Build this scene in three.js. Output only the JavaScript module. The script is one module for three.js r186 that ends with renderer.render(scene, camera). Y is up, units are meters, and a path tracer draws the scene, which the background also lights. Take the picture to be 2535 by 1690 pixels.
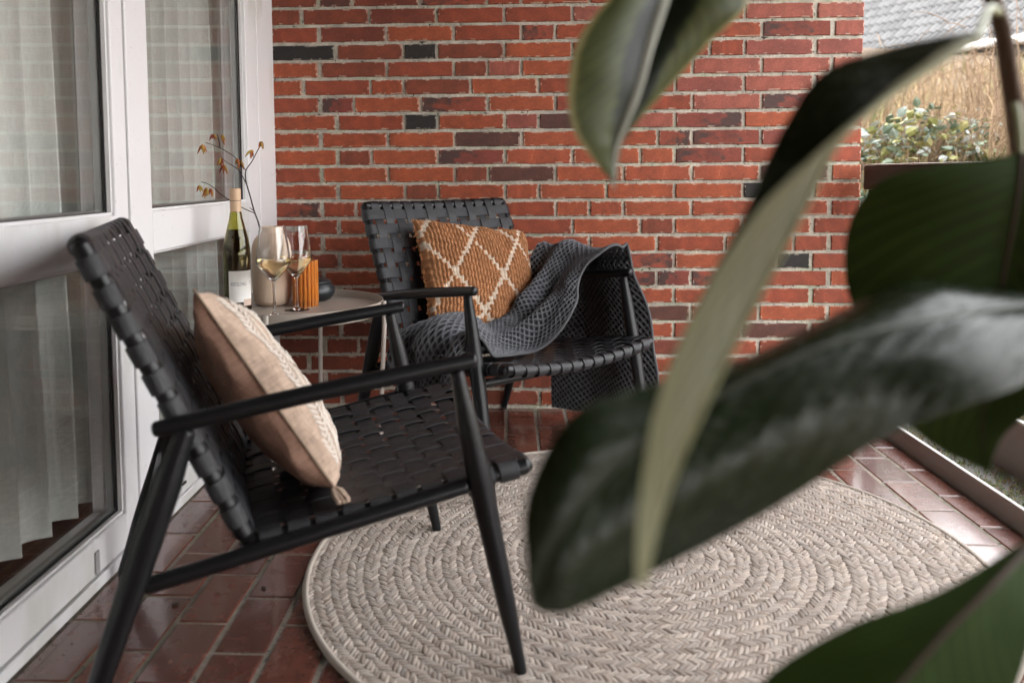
import * as THREE from 'three';
import { mergeGeometries, toCreasedNormals } from 'three/addons/utils/BufferGeometryUtils.js';
import { RoundedBoxGeometry } from 'three/addons/geometries/RoundedBoxGeometry.js';

// ---------------------------------------------------------------- camera, sky, sun, exposure
const scene = new THREE.Scene();
const camera = new THREE.PerspectiveCamera(2 * Math.atan(1119 / 2135.4) * 180 / Math.PI, 1.5, 0.02, 200);
camera.setViewOffset(3357, 2238, 411, 548, 2535, 1690);        // shifted lens: verticals almost upright
camera.rotation.order = 'YXZ';
camera.position.set(0.0379, 0.888, 3.2125);
camera.rotation.set(-0.0667, 0.0022, -0.0059);
camera.focus = 2.6; camera.userData.fStop = 2.1;
const renderer = new THREE.WebGLRenderer({ antialias: true });
renderer.toneMapping = THREE.LinearToneMapping;
renderer.toneMappingExposure = 9.5;
renderer.shadowMap.enabled = true;

const sunDir = new THREE.Vector3(-0.52, 0.78, -0.34).normalize();
{ // pale overcast sky, a little brighter round the veiled sun
  const w = 256, h = 128, d = new Float32Array(w * h * 4), v = new THREE.Vector3();
  for (let j = 0; j < h; j++) for (let i = 0; i < w; i++) {
    const th = (i + .5) / w * 2 * Math.PI - Math.PI, el = (j + .5) / h * Math.PI - Math.PI / 2;
    v.set(Math.cos(el) * Math.sin(th), Math.sin(el), -Math.cos(el) * Math.cos(th));
    // equirect u = atan2(z, x): build the direction the same way
    v.set(Math.cos(el) * Math.cos(th), Math.sin(el), Math.cos(el) * Math.sin(th));
    const s = Math.max(0, v.dot(sunDir)), up = Math.max(0, v.y), g = .8 + .35 * Math.pow(s, 6);
    const k = (j * w + i) * 4, hz = Math.pow(1 - up, 3);
    d[k] = g * (.92 + .08 * hz); d[k + 1] = g * (.935 + .045 * hz); d[k + 2] = g * (.965 - .015 * hz); d[k + 3] = 1;
  }
  const t = new THREE.DataTexture(d, w, h, THREE.RGBAFormat, THREE.FloatType);
  t.mapping = THREE.EquirectangularReflectionMapping; t.magFilter = t.minFilter = THREE.LinearFilter; t.needsUpdate = true;
  scene.background = t; scene.environment = t; scene.environmentIntensity = 1;
}
const sun = new THREE.DirectionalLight(0xfff0d8, 0.75);
sun.position.copy(sunDir).multiplyScalar(30); sun.castShadow = true; sun.shadow.radius = 20;
sun.shadow.mapSize.set(2048, 2048);
Object.assign(sun.shadow.camera, { left: -14, right: 14, top: 14, bottom: -14, near: 1, far: 70 });
scene.add(sun, sun.target);

// ---------------------------------------------------------------- helpers
const V = (x, y, z) => new THREE.Vector3(x, y, z);
function rng(seed) { let a = seed >>> 0; return () => { a = a + 0x6D2B79F5 | 0; let t = Math.imul(a ^ a >>> 15, 1 | a); t = t + Math.imul(t ^ t >>> 7, 61 | t) ^ t; return ((t ^ t >>> 14) >>> 0) / 4294967296; }; }
const clamp = (x, a = 0, b = 1) => Math.min(b, Math.max(a, x));
const sstep = (a, b, x) => { const t = clamp((x - a) / (b - a)); return t * t * (3 - 2 * t); };
const lerp = (a, b, t) => a + (b - a) * t;
function hash(x, y, s) { let h = Math.imul(x | 0, 374761393) + Math.imul(y | 0, 668265263) + Math.imul(s | 0, 1442695041); h = Math.imul(h ^ h >>> 13, 1274126177); return ((h ^ h >>> 16) >>> 0) / 4294967296; }
function vnoise(x, y, s = 0, px = 0, py = 0) {                     // value noise, optional period
  const xi = Math.floor(x), yi = Math.floor(y), fx = x - xi, fy = y - yi, u = fx * fx * (3 - 2 * fx), w = fy * fy * (3 - 2 * fy);
  const m = (a, p) => p ? ((a % p) + p) % p : a;
  const a = hash(m(xi, px), m(yi, py), s), b = hash(m(xi + 1, px), m(yi, py), s), c = hash(m(xi, px), m(yi + 1, py), s), d = hash(m(xi + 1, px), m(yi + 1, py), s);
  return a + (b - a) * u + (c - a) * w + (a - b - c + d) * u * w;
}
const fbm = (x, y, s = 0, o = 4, px = 0, py = 0) => { let v = 0, a = .5, n = 0; for (let i = 0; i < o; i++) { v += a * vnoise(x, y, s + i * 17, px, py); n += a; a *= .5; x *= 2; y *= 2; px *= 2; py *= 2; } return v / n; };
function tex(w, h, fn, { srgb = true, rx = 1, ry = 1 } = {}) {
  const d = new Uint8Array(w * h * 4);
  for (let j = 0; j < h; j++) for (let i = 0; i < w; i++) {
    const c = fn((i + .5) / w, (j + .5) / h), k = (j * w + i) * 4;
    if (typeof c === 'number') d[k] = d[k + 1] = d[k + 2] = clamp(c, 0, 255); else for (let q = 0; q < 3; q++) d[k + q] = clamp(c[q], 0, 255);
    d[k + 3] = 255;
  }
  const t = new THREE.DataTexture(d, w, h, THREE.RGBAFormat);
  if (srgb) t.colorSpace = THREE.SRGBColorSpace;
  t.wrapS = t.wrapT = THREE.RepeatWrapping; t.magFilter = THREE.LinearFilter; t.minFilter = THREE.LinearMipmapLinearFilter; t.generateMipmaps = true;
  t.repeat.set(rx, ry); t.needsUpdate = true; return t;
}
const std = (o) => new THREE.MeshStandardMaterial({ roughness: .8, side: THREE.DoubleSide, ...o });
const phy = (o) => new THREE.MeshPhysicalMaterial({ roughness: .8, side: THREE.DoubleSide, ...o });
const used = new Map();
function numbered(n) { const k = used.get(n) || 0; used.set(n, k + 1); return k ? n + '_' + String(k).padStart(3, '0') : n; }
function shade(o) { o.traverse((m) => { if (m.isMesh) { m.castShadow = true; m.receiveShadow = true; } }); return o; }
function tag(o, label, category, group, kind) { Object.assign(o.userData, { label, category }); if (group) o.userData.group = group; if (kind) o.userData.kind = kind; return o; }
function thing(name, label, category, { group, at = [0, 0, 0], turn = 0 } = {}) { const o = new THREE.Group(); o.name = numbered(name); o.position.set(...at); o.rotation.y = turn; scene.add(o); return tag(o, label, category, group); }
function part(parent, name, geo, mat, label) { const m = new THREE.Mesh(geo, mat); m.name = name; m.castShadow = m.receiveShadow = true; if (label) m.userData.label = label; parent.add(m); return m; }
function solo(name, geo, mat, label, category, group) { const m = part(scene, numbered(name), geo, mat); return tag(m, label, category, group); }
function struct(name, geo, mat, label, category) { const m = part(scene, numbered(name), geo, mat); m.userData.kind = 'structure'; if (label) tag(m, label, category); return m; }
function box(w, h, d, x = 0, y = 0, z = 0, r = 0) { const g = r ? new RoundedBoxGeometry(w, h, d, 2, r) : new THREE.BoxGeometry(w, h, d); return g.translate(x, y, z); }
const span = (x0, x1, y0, y1, z0, z1, r = 0) => box(x1 - x0, y1 - y0, z1 - z0, (x0 + x1) / 2, (y0 + y1) / 2, (z0 + z1) / 2, r);
function uvBox(g, s = 1) {                                           // box-projected uv in metres
  const p = g.attributes.position, n = g.attributes.normal, uv = new Float32Array(p.count * 2);
  for (let i = 0; i < p.count; i++) {
    const ax = Math.abs(n.getX(i)), ay = Math.abs(n.getY(i)), az = Math.abs(n.getZ(i));
    const [a, b] = ay >= ax && ay >= az ? [p.getX(i), p.getZ(i)] : ax >= az ? [p.getZ(i), p.getY(i)] : [p.getX(i), p.getY(i)];
    uv[i * 2] = a * s; uv[i * 2 + 1] = b * s;
  }
  g.setAttribute('uv', new THREE.BufferAttribute(uv, 2)); return g;
}
function gridGeo(nu, nv, fn, uvfn, colfn) {                          // (nu+1)x(nv+1) sheet
  const pos = [], uv = [], idx = [], col = [];
  for (let j = 0; j <= nv; j++) for (let i = 0; i <= nu; i++) {
    const p = fn(i / nu, j / nv); pos.push(p.x, p.y, p.z);
    const q = uvfn ? uvfn(i / nu, j / nv) : [i / nu, j / nv]; uv.push(q[0], q[1]);
    if (colfn) col.push(...colfn(i / nu, j / nv));
  }
  for (let j = 0; j < nv; j++) for (let i = 0; i < nu; i++) { const a = j * (nu + 1) + i, b = a + 1, c = a + nu + 1, d = c + 1; idx.push(a, b, d, a, d, c); }
  const g = new THREE.BufferGeometry();
  g.setAttribute('position', new THREE.Float32BufferAttribute(pos, 3)); g.setAttribute('uv', new THREE.Float32BufferAttribute(uv, 2));
  if (colfn) g.setAttribute('color', new THREE.Float32BufferAttribute(col, 3));
  g.setIndex(idx); g.computeVertexNormals(); return g;
}
// round limb through points with a radius at each; ends closed with small domes
function limb(pts, radii, { seg = 12, per = 6, closed = false } = {}) {
  const P = pts.map((p) => p.isVector3 ? p : V(...p));
  const curve = P.length > 2 ? new THREE.CatmullRomCurve3(P, false, 'centripetal') : new THREE.LineCurve3(P[0], P[1]);
  const N = P.length > 2 ? (P.length - 1) * per : Math.max(per, 2), rings = [];
  const rAt = (t) => { if (typeof radii === 'number') return radii; const x = t * (radii.length - 1), i = Math.min(radii.length - 2, Math.floor(x)); const f = x - i; return lerp(radii[i], radii[i + 1], f * f * (3 - 2 * f)); };
  const pt = (t) => P.length > 2 ? curve.getPoint(t) : curve.getPoint(t);
  const tan0 = curve.getTangent(0), tan1 = curve.getTangent(1);
  for (const a of [0, .35, .7]) rings.push([pt(0).addScaledVector(tan0, -rAt(0) * Math.cos(a * Math.PI / 2) * .6), rAt(0) * Math.max(.02, Math.sin(a * Math.PI / 2)), tan0]);
  for (let i = 0; i <= N; i++) rings.push([pt(i / N), rAt(i / N), curve.getTangent(i / N)]);
  for (const a of [.7, .35, 0]) rings.push([pt(1).addScaledVector(tan1, rAt(1) * Math.cos(a * Math.PI / 2) * .6), rAt(1) * Math.max(.02, Math.sin(a * Math.PI / 2)), tan1]);
  let side = Math.abs(tan0.y) > .9 ? V(1, 0, 0) : V(0, 1, 0);
  const pos = [], uv = [], idx = []; let len = 0;
  rings.forEach(([c, r, t], k) => {
    if (k) len += c.distanceTo(rings[k - 1][0]);
    const b = V().crossVectors(t, side).normalize(); side = V().crossVectors(b, t).normalize();
    for (let i = 0; i <= seg; i++) { const a = i / seg * Math.PI * 2; const p = c.clone().addScaledVector(side, Math.cos(a) * r).addScaledVector(b, Math.sin(a) * r); pos.push(p.x, p.y, p.z); uv.push(i / seg, len); }
  });
  for (let k = 0; k < rings.length - 1; k++) for (let i = 0; i < seg; i++) { const a = k * (seg + 1) + i, b = a + seg + 1; idx.push(a, a + 1, b + 1, a, b + 1, b); }
  const g = new THREE.BufferGeometry();
  g.setAttribute('position', new THREE.Float32BufferAttribute(pos, 3)); g.setAttribute('uv', new THREE.Float32BufferAttribute(uv, 2));
  g.setIndex(idx); g.computeVertexNormals(); return g;
}
const lathe = (pts, seg = 40) => new THREE.LatheGeometry(pts.map(([r, y]) => new THREE.Vector2(Math.max(r, 1e-4), y)), seg);
const merge = (list) => mergeGeometries(list.map((g) => { const q = g.index ? g.toNonIndexed() : g; for (const n of Object.keys(q.attributes)) if (!['position', 'normal', 'uv', 'color'].includes(n)) q.deleteAttribute(n); return q; }), false);

// ---------------------------------------------------------------- materials
const M = {};
M.white = std({ color: new THREE.Color(.8, .8, .795), roughness: .34, map: tex(512, 512, (u, v) => { const g = sstep(.58, .8, fbm(u * 9, v * 4, 23, 4, 9, 4)) * .07, sp = vnoise(u * 150, v * 150, 25, 150, 150) > .972 ? .14 : 0, sc = vnoise(u * 6, v * 170, 27, 6, 170) > .97 && fbm(u * 5, v * 5, 29, 2, 5, 5) > .55 ? .1 : 0, k = 255 * (1 - g - sp - sc); return [k, k * .995, k * (1 - g * .3)]; }), bumpMap: tex(128, 128, (u, v) => 255 * fbm(u * 24, v * 24, 3, 3, 24, 24), { srgb: false, rx: 3, ry: 3 }), bumpScale: .0004 });
M.gasket = std({ color: new THREE.Color(.02, .02, .02), roughness: .6 });
M.spacer = std({ color: new THREE.Color(.34, .34, .33), roughness: .35, metalness: .7 });
M.pane = phy({ color: 0xffffff, roughness: 0, transmission: 1, thickness: 0, ior: 1.52 });
M.ceiling = std({ color: new THREE.Color(.62, .61, .58), roughness: .9, bumpMap: tex(128, 128, (u, v) => 255 * fbm(u * 40, v * 40, 5, 3, 40, 40), { srgb: false }), bumpScale: .002 });
M.black = phy({ color: new THREE.Color(.006, .0065, .0075), roughness: .36, specularIntensity: .7, bumpMap: tex(128, 128, (u, v) => 255 * fbm(u * 8, v * 60, 7, 3, 8, 60), { srgb: false, ry: 4 }), bumpScale: .0003 });
M.leather = phy({ color: new THREE.Color(.012, .013, .016), roughness: .38, specularIntensity: 1, bumpMap: tex(256, 256, (u, v) => 255 * fbm(u * 60, v * 60, 9, 2, 60, 60), { srgb: false, rx: 8, ry: 8 }), bumpScale: .0004 });
M.mortar = std({
  roughness: .95, map: tex(512, 512, (u, v) => { const a = fbm(u * 8, v * 8, 11, 4, 8, 8), b = fbm(u * 60, v * 60, 13, 2, 60, 60), g = sstep(.55, .8, fbm(u * 5, v * 5, 15, 3, 5, 5)), k = .84 + .28 * (a - .5) + .2 * (b - .5), pit = vnoise(u * 90, v * 90, 17, 90, 90) > .9 ? .45 : 1; return [222 * k * pit - 14 * g, 214 * k * pit - 6 * g, 198 * k * pit - 12 * g]; }, { rx: 1.6, ry: 1.6 }),
  bumpMap: tex(512, 512, (u, v) => 255 * (.5 * fbm(u * 30, v * 30, 19, 3, 30, 30) + .5 * vnoise(u * 110, v * 110, 21, 110, 110)), { srgb: false, rx: 1.6, ry: 1.6 }), bumpScale: .003,
});

// ---------------------------------------------------------------- brick wall
const wallA = 0.045;                                               // the wall is not quite square to the windows
const wall = thing('brick_wall', 'red brick wall with pale mortar joints behind the second armchair', 'brick wall', { turn: -wallA });
// local: x along the wall (-0.86 .. 1.305), y up, z towards the balcony
const H = 0.0649, Y0 = 1.5015, U = 0.125, X0 = -0.86, XE = 1.305;
{
  const g = uvBox(span(X0 - .02, XE - .004, -.3, 2.5, -.24, -.0042)); part(wall, 'mortar', g, M.mortar);
  const mats = {}, R = rng(5);
  const pal = { r: [[173, 83, 51], [164, 76, 48], [179, 89, 55], [167, 80, 53]], o: [[183, 90, 54], [178, 87, 56]], d: [[154, 74, 49], [145, 68, 47]], p: [[170, 92, 74], [176, 100, 82], [160, 84, 70]], m: [[158, 76, 54], [150, 70, 52], [166, 80, 58], [148, 72, 58]], b: [[122, 68, 52], [112, 64, 52]], k: [[52, 46, 44], [44, 40, 38]] };  // p: pinker bricks towards the right end, skylight tint painted into their colour
  let seed = 100;
  for (const t in pal) mats[t] = pal[t].map((c, n) => {
    const s = seed += 7;
    const patch = (u, v) => t === 'm' ? sstep(.46, .82, fbm(u * 7, v * 2.6, s + 1, 5) + (u - .5) * .5 * (n % 2 ? 1 : -1)) : t === 'b' ? .12 + .42 * fbm(u * 7, v * 3, s + 1, 4) : t === 'd' ? .3 * fbm(u * 4, v, s + 1, 2) : 0;
    const map = tex(256, 64, (u, v) => {
      const bands = .94 + .14 * (vnoise(u * 5, .5, s) - .5) + .1 * (vnoise(u * 13, .7, s + 2) - .5), fine = fbm(u * 60, v * 16, s + 3, 3), soft = fbm(u * 8, v * 3, s + 4, 3);
      let k = bands * (.9 + .22 * (fine - .5) + .2 * (soft - .5)), q = patch(u, v) * (.6 + .4 * fine);
      const speck = vnoise(u * 120, v * 32, s + 5) > .955 && fbm(u * 6, v * 2, s + 6, 2) > .56, drip = vnoise(u * 90, v * 3, s + 8) > .93 && fbm(u * 5, v * 2, s + 9, 2) > .6, pit = vnoise(u * 100, v * 26, s + 10) > .965;
      const edge = Math.min(u * 4, (1 - u) * 4, v, 1 - v), smear = edge < .03 + .05 * vnoise(u * 30, v * 8, s + 11) && vnoise(u * 14, v * 5, s + 12) > .72;
      let o = [c[0] * k, c[1] * k, c[2] * k].map((x, i) => lerp(x, [60, 48, 46][i] * (.8 + .4 * fine), q));
      if (drip) o = o.map((x, i) => lerp(x, [196, 150, 128][i], .45)); if (speck || smear) o = o.map((x, i) => lerp(x, [205, 192, 176][i], .7)); if (pit) o = o.map((x) => x * .6);
      return o;
    });
    const bump = tex(256, 64, (u, v) => 150 + 70 * (fbm(u * 50, v * 13, s + 20, 3) - .5) + (t === 'b' || t === 'm' ? 60 * (fbm(u * 18, v * 6, s + 21, 3) - .5) : 0) - (vnoise(u * 100, v * 26, s + 10) > .965 ? 60 : 0), { srgb: false });
    return std({ map, bumpMap: bump, bumpScale: .0022, roughness: .72 });
  });
  // a brick: slightly wavy front with a rounded arris, sides running back into the mortar
  function brickGeo(w, h, d, s) {
    const nx = Math.max(3, Math.round(w / .035)), ny = 2, pos = [], uv = [], idx = [], q = rng(s), e = .0022;
    const wob = [...Array(2 * (nx + ny) + 4)].map(() => (q() - .5) * .0026);
    const ring = [];
    for (let i = 0; i <= nx; i++) ring.push([i / nx, 0]); for (let j = 1; j <= ny; j++) ring.push([1, j / ny]); for (let i = nx - 1; i >= 0; i--) ring.push([i / nx, 1]); for (let j = ny - 1; j > 0; j--) ring.push([0, j / ny]);
    const N = ring.length, tilt = (q() - .5) * .003, tip = (q() - .5) * .0016;
    const put = (u, v, inset, z, o) => { const x = (u - .5) * w, y = (v - .5) * h, sx = u === 0 ? 1 : u === 1 ? -1 : 0, sy = v === 0 ? 1 : v === 1 ? -1 : 0; pos.push(x + sx * (inset + o), y + sy * (inset + o), z + tilt * (u - .5) + tip * (v - .5)); uv.push(u, v); };
    ring.forEach(([u, v], i) => put(u, v, e, .0028 + wob[i] * .25, wob[i]));
    ring.forEach(([u, v], i) => put(u, v, 0, .0006, wob[i]));
    ring.forEach(([u, v], i) => put(u, v, 0, -d, 0));
    const c0 = pos.length / 3; for (let i = 1; i < nx; i++) put(i / nx, .5, 0, .0034 + (q() - .5) * .0008, 0);
    for (let r = 0; r < 2; r++) for (let i = 0; i < N; i++) { const a = r * N + i, b = r * N + (i + 1) % N; idx.push(a, a + N, b + N, a, b + N, b); }
    // front: fan between the outline and the centre line
    for (let i = 0; i < nx; i++) { const m0 = c0 + clamp(i - 1, 0, nx - 2), m1 = c0 + clamp(i, 0, nx - 2); idx.push(i, i + 1, m1); if (m0 !== m1) idx.push(i, m1, m0); }
    for (let j = 0; j < ny; j++) idx.push(nx + j, nx + j + 1, c0 + nx - 2);
    const t0 = nx + ny; for (let i = 0; i < nx; i++) { const m0 = c0 + clamp(nx - 1 - i, 0, nx - 2), m1 = c0 + clamp(nx - 2 - i, 0, nx - 2); idx.push(t0 + i, t0 + i + 1, m1); if (m0 !== m1) idx.push(t0 + i, m1, m0); }
    for (let j = 0; j < ny; j++) idx.push(t0 + nx + j, (t0 + nx + j + 1) % N, c0);
    const g = new THREE.BufferGeometry(); g.setAttribute('position', new THREE.Float32BufferAttribute(pos, 3)); g.setAttribute('uv', new THREE.Float32BufferAttribute(uv, 2)); g.setIndex(idx);
    return toCreasedNormals(g, .5);
  }
  const J = .0118, bh = H - .0125, geos = { 2: [1, 2, 3, 4, 5, 6].map((s) => brickGeo(.25 - J, bh, .1, s)), 1: [7, 8, 9, 10].map((s) => brickGeo(.125 - J, bh, .1, s)) };
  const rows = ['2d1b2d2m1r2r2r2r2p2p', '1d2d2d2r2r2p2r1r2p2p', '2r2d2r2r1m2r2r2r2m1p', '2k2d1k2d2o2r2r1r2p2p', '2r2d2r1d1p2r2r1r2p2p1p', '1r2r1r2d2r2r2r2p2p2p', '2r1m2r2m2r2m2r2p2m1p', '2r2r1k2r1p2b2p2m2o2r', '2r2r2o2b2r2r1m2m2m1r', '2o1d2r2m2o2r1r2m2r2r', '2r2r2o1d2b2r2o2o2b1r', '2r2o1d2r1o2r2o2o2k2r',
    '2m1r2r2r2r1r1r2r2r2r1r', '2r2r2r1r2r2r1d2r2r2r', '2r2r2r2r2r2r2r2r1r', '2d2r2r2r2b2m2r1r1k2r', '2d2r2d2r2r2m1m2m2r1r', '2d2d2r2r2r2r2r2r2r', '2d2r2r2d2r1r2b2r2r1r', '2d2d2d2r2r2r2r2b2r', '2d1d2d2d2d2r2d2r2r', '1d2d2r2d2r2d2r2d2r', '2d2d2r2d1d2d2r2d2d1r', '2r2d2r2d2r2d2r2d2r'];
  const rest = { 2: [], 1: [] }, end = (XE - X0) / U, allGeo = [];
  for (let r = -13; r < 24; r++) {
    const src = r >= 0 ? rows[r] : rows[(r + 26) % 24], toks = src.match(/\d[a-z]/g).map((t) => [+t[0], t[1]]);
    const odd = ((r % 2) + 2) % 2; let a = 0, b = 0, k = 0;
    while (a < end - .15) {
      const [n, t] = toks[k] || [2, 'r']; k++;
      b = a === 0 ? n - (odd ? .07 : .57) : b + n; if (b > end - .3) b = end;
      const L = (b - a) * U, full = L > .19 ? 2 : 1, gs = geos[full], g = gs[Math.floor(R() * gs.length)];
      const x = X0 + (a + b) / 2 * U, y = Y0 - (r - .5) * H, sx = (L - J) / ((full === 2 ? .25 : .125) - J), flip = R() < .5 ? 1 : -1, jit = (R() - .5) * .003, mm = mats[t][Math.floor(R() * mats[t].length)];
      const atEnd = b === end, atStart = a === 0, xs = x + (atEnd ? J / 2 : 0) - (atStart ? J / 2 : 0);
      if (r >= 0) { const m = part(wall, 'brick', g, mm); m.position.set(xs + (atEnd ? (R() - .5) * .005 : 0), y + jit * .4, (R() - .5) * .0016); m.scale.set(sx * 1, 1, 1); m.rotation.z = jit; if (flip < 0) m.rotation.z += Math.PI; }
      else { const q = g.clone().scale(sx, 1, 1).translate(x, y, 0); allGeo.push(q); }
      a = b;
    }
  }
  const m = part(wall, 'upper_bricks', merge(allGeo), mats.r[0]); m.userData.kind = 'stuff';
  // capping of the free end: header bricks seen on the narrow side
  const endGeo = brickGeo(.115, bh, .1, 40);
  for (let r = 0; r < 24; r++) { const q = part(wall, 'brick', endGeo, mats[r % 5 ? 'r' : 'd'][r % 2]); q.rotation.y = Math.PI / 2; q.position.set(XE + .0002, Y0 - (r - .5) * H, -.17); }
}

// ---------------------------------------------------------------- balcony floor of clinker tiles
{
  const grout = M.mortar.clone(); grout.color = new THREE.Color(.5, .475, .455);
  const floor = struct('balcony_floor', uvBox(span(-.98, 1.27, -.12, -.0028, -.2, 4.6)), grout);
  const PX = .108, PZ = .2085, R = rng(21), sh = .045;
  const tileMats = [[112, 66, 54], [104, 60, 50], [118, 71, 58], [99, 58, 50], [112, 64, 51]]  .map((c, n) => phy({ ior: 1.6, clearcoat: .65, clearcoatRoughness: .1,
    map: tex(128, 256, (u, v) => { const k = .92 + .22 * (fbm(u * 5, v * 9, 300 + n, 4) - .5) + .14 * (fbm(u * 40, v * 70, 310 + n, 2) - .5), p = vnoise(u * 50, v * 90, 320 + n) > .975 ? .7 : 1, st = sstep(.62, .8, fbm(u * 4, v * 7, 330 + n, 3)); return c.map((x, i) => lerp(x * k * p, [150, 118, 100][i], st * .05)); }),
    roughnessMap: tex(128, 256, (u, v) => 52 + 26 * fbm(u * 5, v * 9, 340 + n, 3), { srgb: false }), roughness: 1,
    bumpMap: tex(128, 256, (u, v) => 255 * fbm(u * 7, v * 13, 350 + n, 3), { srgb: false }), bumpScale: .00006,
  }));
  function tileGeo(w, l) {                                          // bevelled, sheared to the wall's slight skew
    const e = .003, pos = [], uv = [], idx = [], c = [[-1, -1], [1, -1], [1, 1], [-1, 1]];
    for (const [ins, y] of [[e, 0], [0, -.002], [0, -.02]]) for (const [a, b] of c) { const x = a * (w / 2 - ins), z = b * (l / 2 - ins); pos.push(x, y, z + x * sh); uv.push(.5 + x / w, .5 + z / l); }
    idx.push(0, 2, 1, 0, 3, 2); for (let r = 0; r < 2; r++) for (let i = 0; i < 4; i++) { const a = r * 4 + i, b = r * 4 + (i + 1) % 4; idx.push(a, b, b + 4, a, b + 4, a + 4); }
    const g = new THREE.BufferGeometry(); g.setAttribute('position', new THREE.Float32BufferAttribute(pos, 3)); g.setAttribute('uv', new THREE.Float32BufferAttribute(uv, 2)); g.setIndex(idx); return toCreasedNormals(g, .3);
  }
  const full = tileGeo(PX - .011, PZ - .0085), far = [];
  for (let k = -4; k < 16; k++) {
    let x0 = -.425 + PX * k, x1 = x0 + PX; const cx = (x0 + x1) / 2; if (x1 < -.86) continue; if (x0 > 1.26) continue;
    const zs = .797 + (((k % 2) + 2) % 2 ? PZ / 2 : 0) + (cx - 1.14) * sh;
    for (let n = -5; n < 19; n++) {
      const z = zs + PZ * (n + .5); if (z + PZ / 2 < .0 || z > 4.5) continue;
      const w1 = Math.min(x1, 1.275), sc = (w1 - x0 - .011) / (PX - .011), X = (x0 + w1) / 2;
      if (z < 2.55) { const m = part(floor, 'floor_tile', full, tileMats[Math.floor(R() * 5)]); m.position.set(X, (R() - .5) * .0009, z); m.scale.x = sc; m.rotation.set((R() - .5) * .004, 0, (R() - .5) * .006); if (R() < .5) { m.rotation.y = Math.PI; } }
      else far.push(full.clone().translate(X, 0, z));
    }
  }
  const f = part(floor, 'floor_tiles_behind', merge(far), tileMats[0]); f.userData.kind = 'stuff';
}
const ceiling = struct('balcony_ceiling', uvBox(span(-1.1, 1.8, 2.38, 2.56, -.3, 4.9)), M.ceiling);
{ // unseen dark boards, added to keep ceiling bounce and reflections low
  const wood = [0, 1, 2].map((n) => std({ roughness: .55, map: tex(64, 512, (u, v) => { const k = .75 + .5 * fbm(u * 20, v * 4, 420 + n, 4); return [92 * k, 64 * k, 44 * k]; }) }));
  for (let i = 0; i < 22; i++) { const m = part(ceiling, 'added_ceiling_board', box(.124, .018, 5.1), wood[i % 3]); m.position.set(-.99 + i * .13, 2.3695, 2.3); }
}
struct('added_side_block', uvBox(span(1.29, 1.39, .92, 2.36, 2.95, 4.64)), std({ color: new THREE.Color(.3, .12, .08), roughness: .8 }));  // unseen block, added to shut out light from behind on the right
struct('added_rear_block', uvBox(span(-.96, 1.3, -.1, 2.36, 4.65, 4.89)), std({ color: new THREE.Color(.3, .12, .08), roughness: .8 }));  // unseen, added to close the back and deepen the contrast
struct('added_sun_block', uvBox(span(-6, -1.1, 2.56, 5.6, -3, 6.5)), M.ceiling);  // unseen box, added to keep direct sun off the balcony

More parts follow.
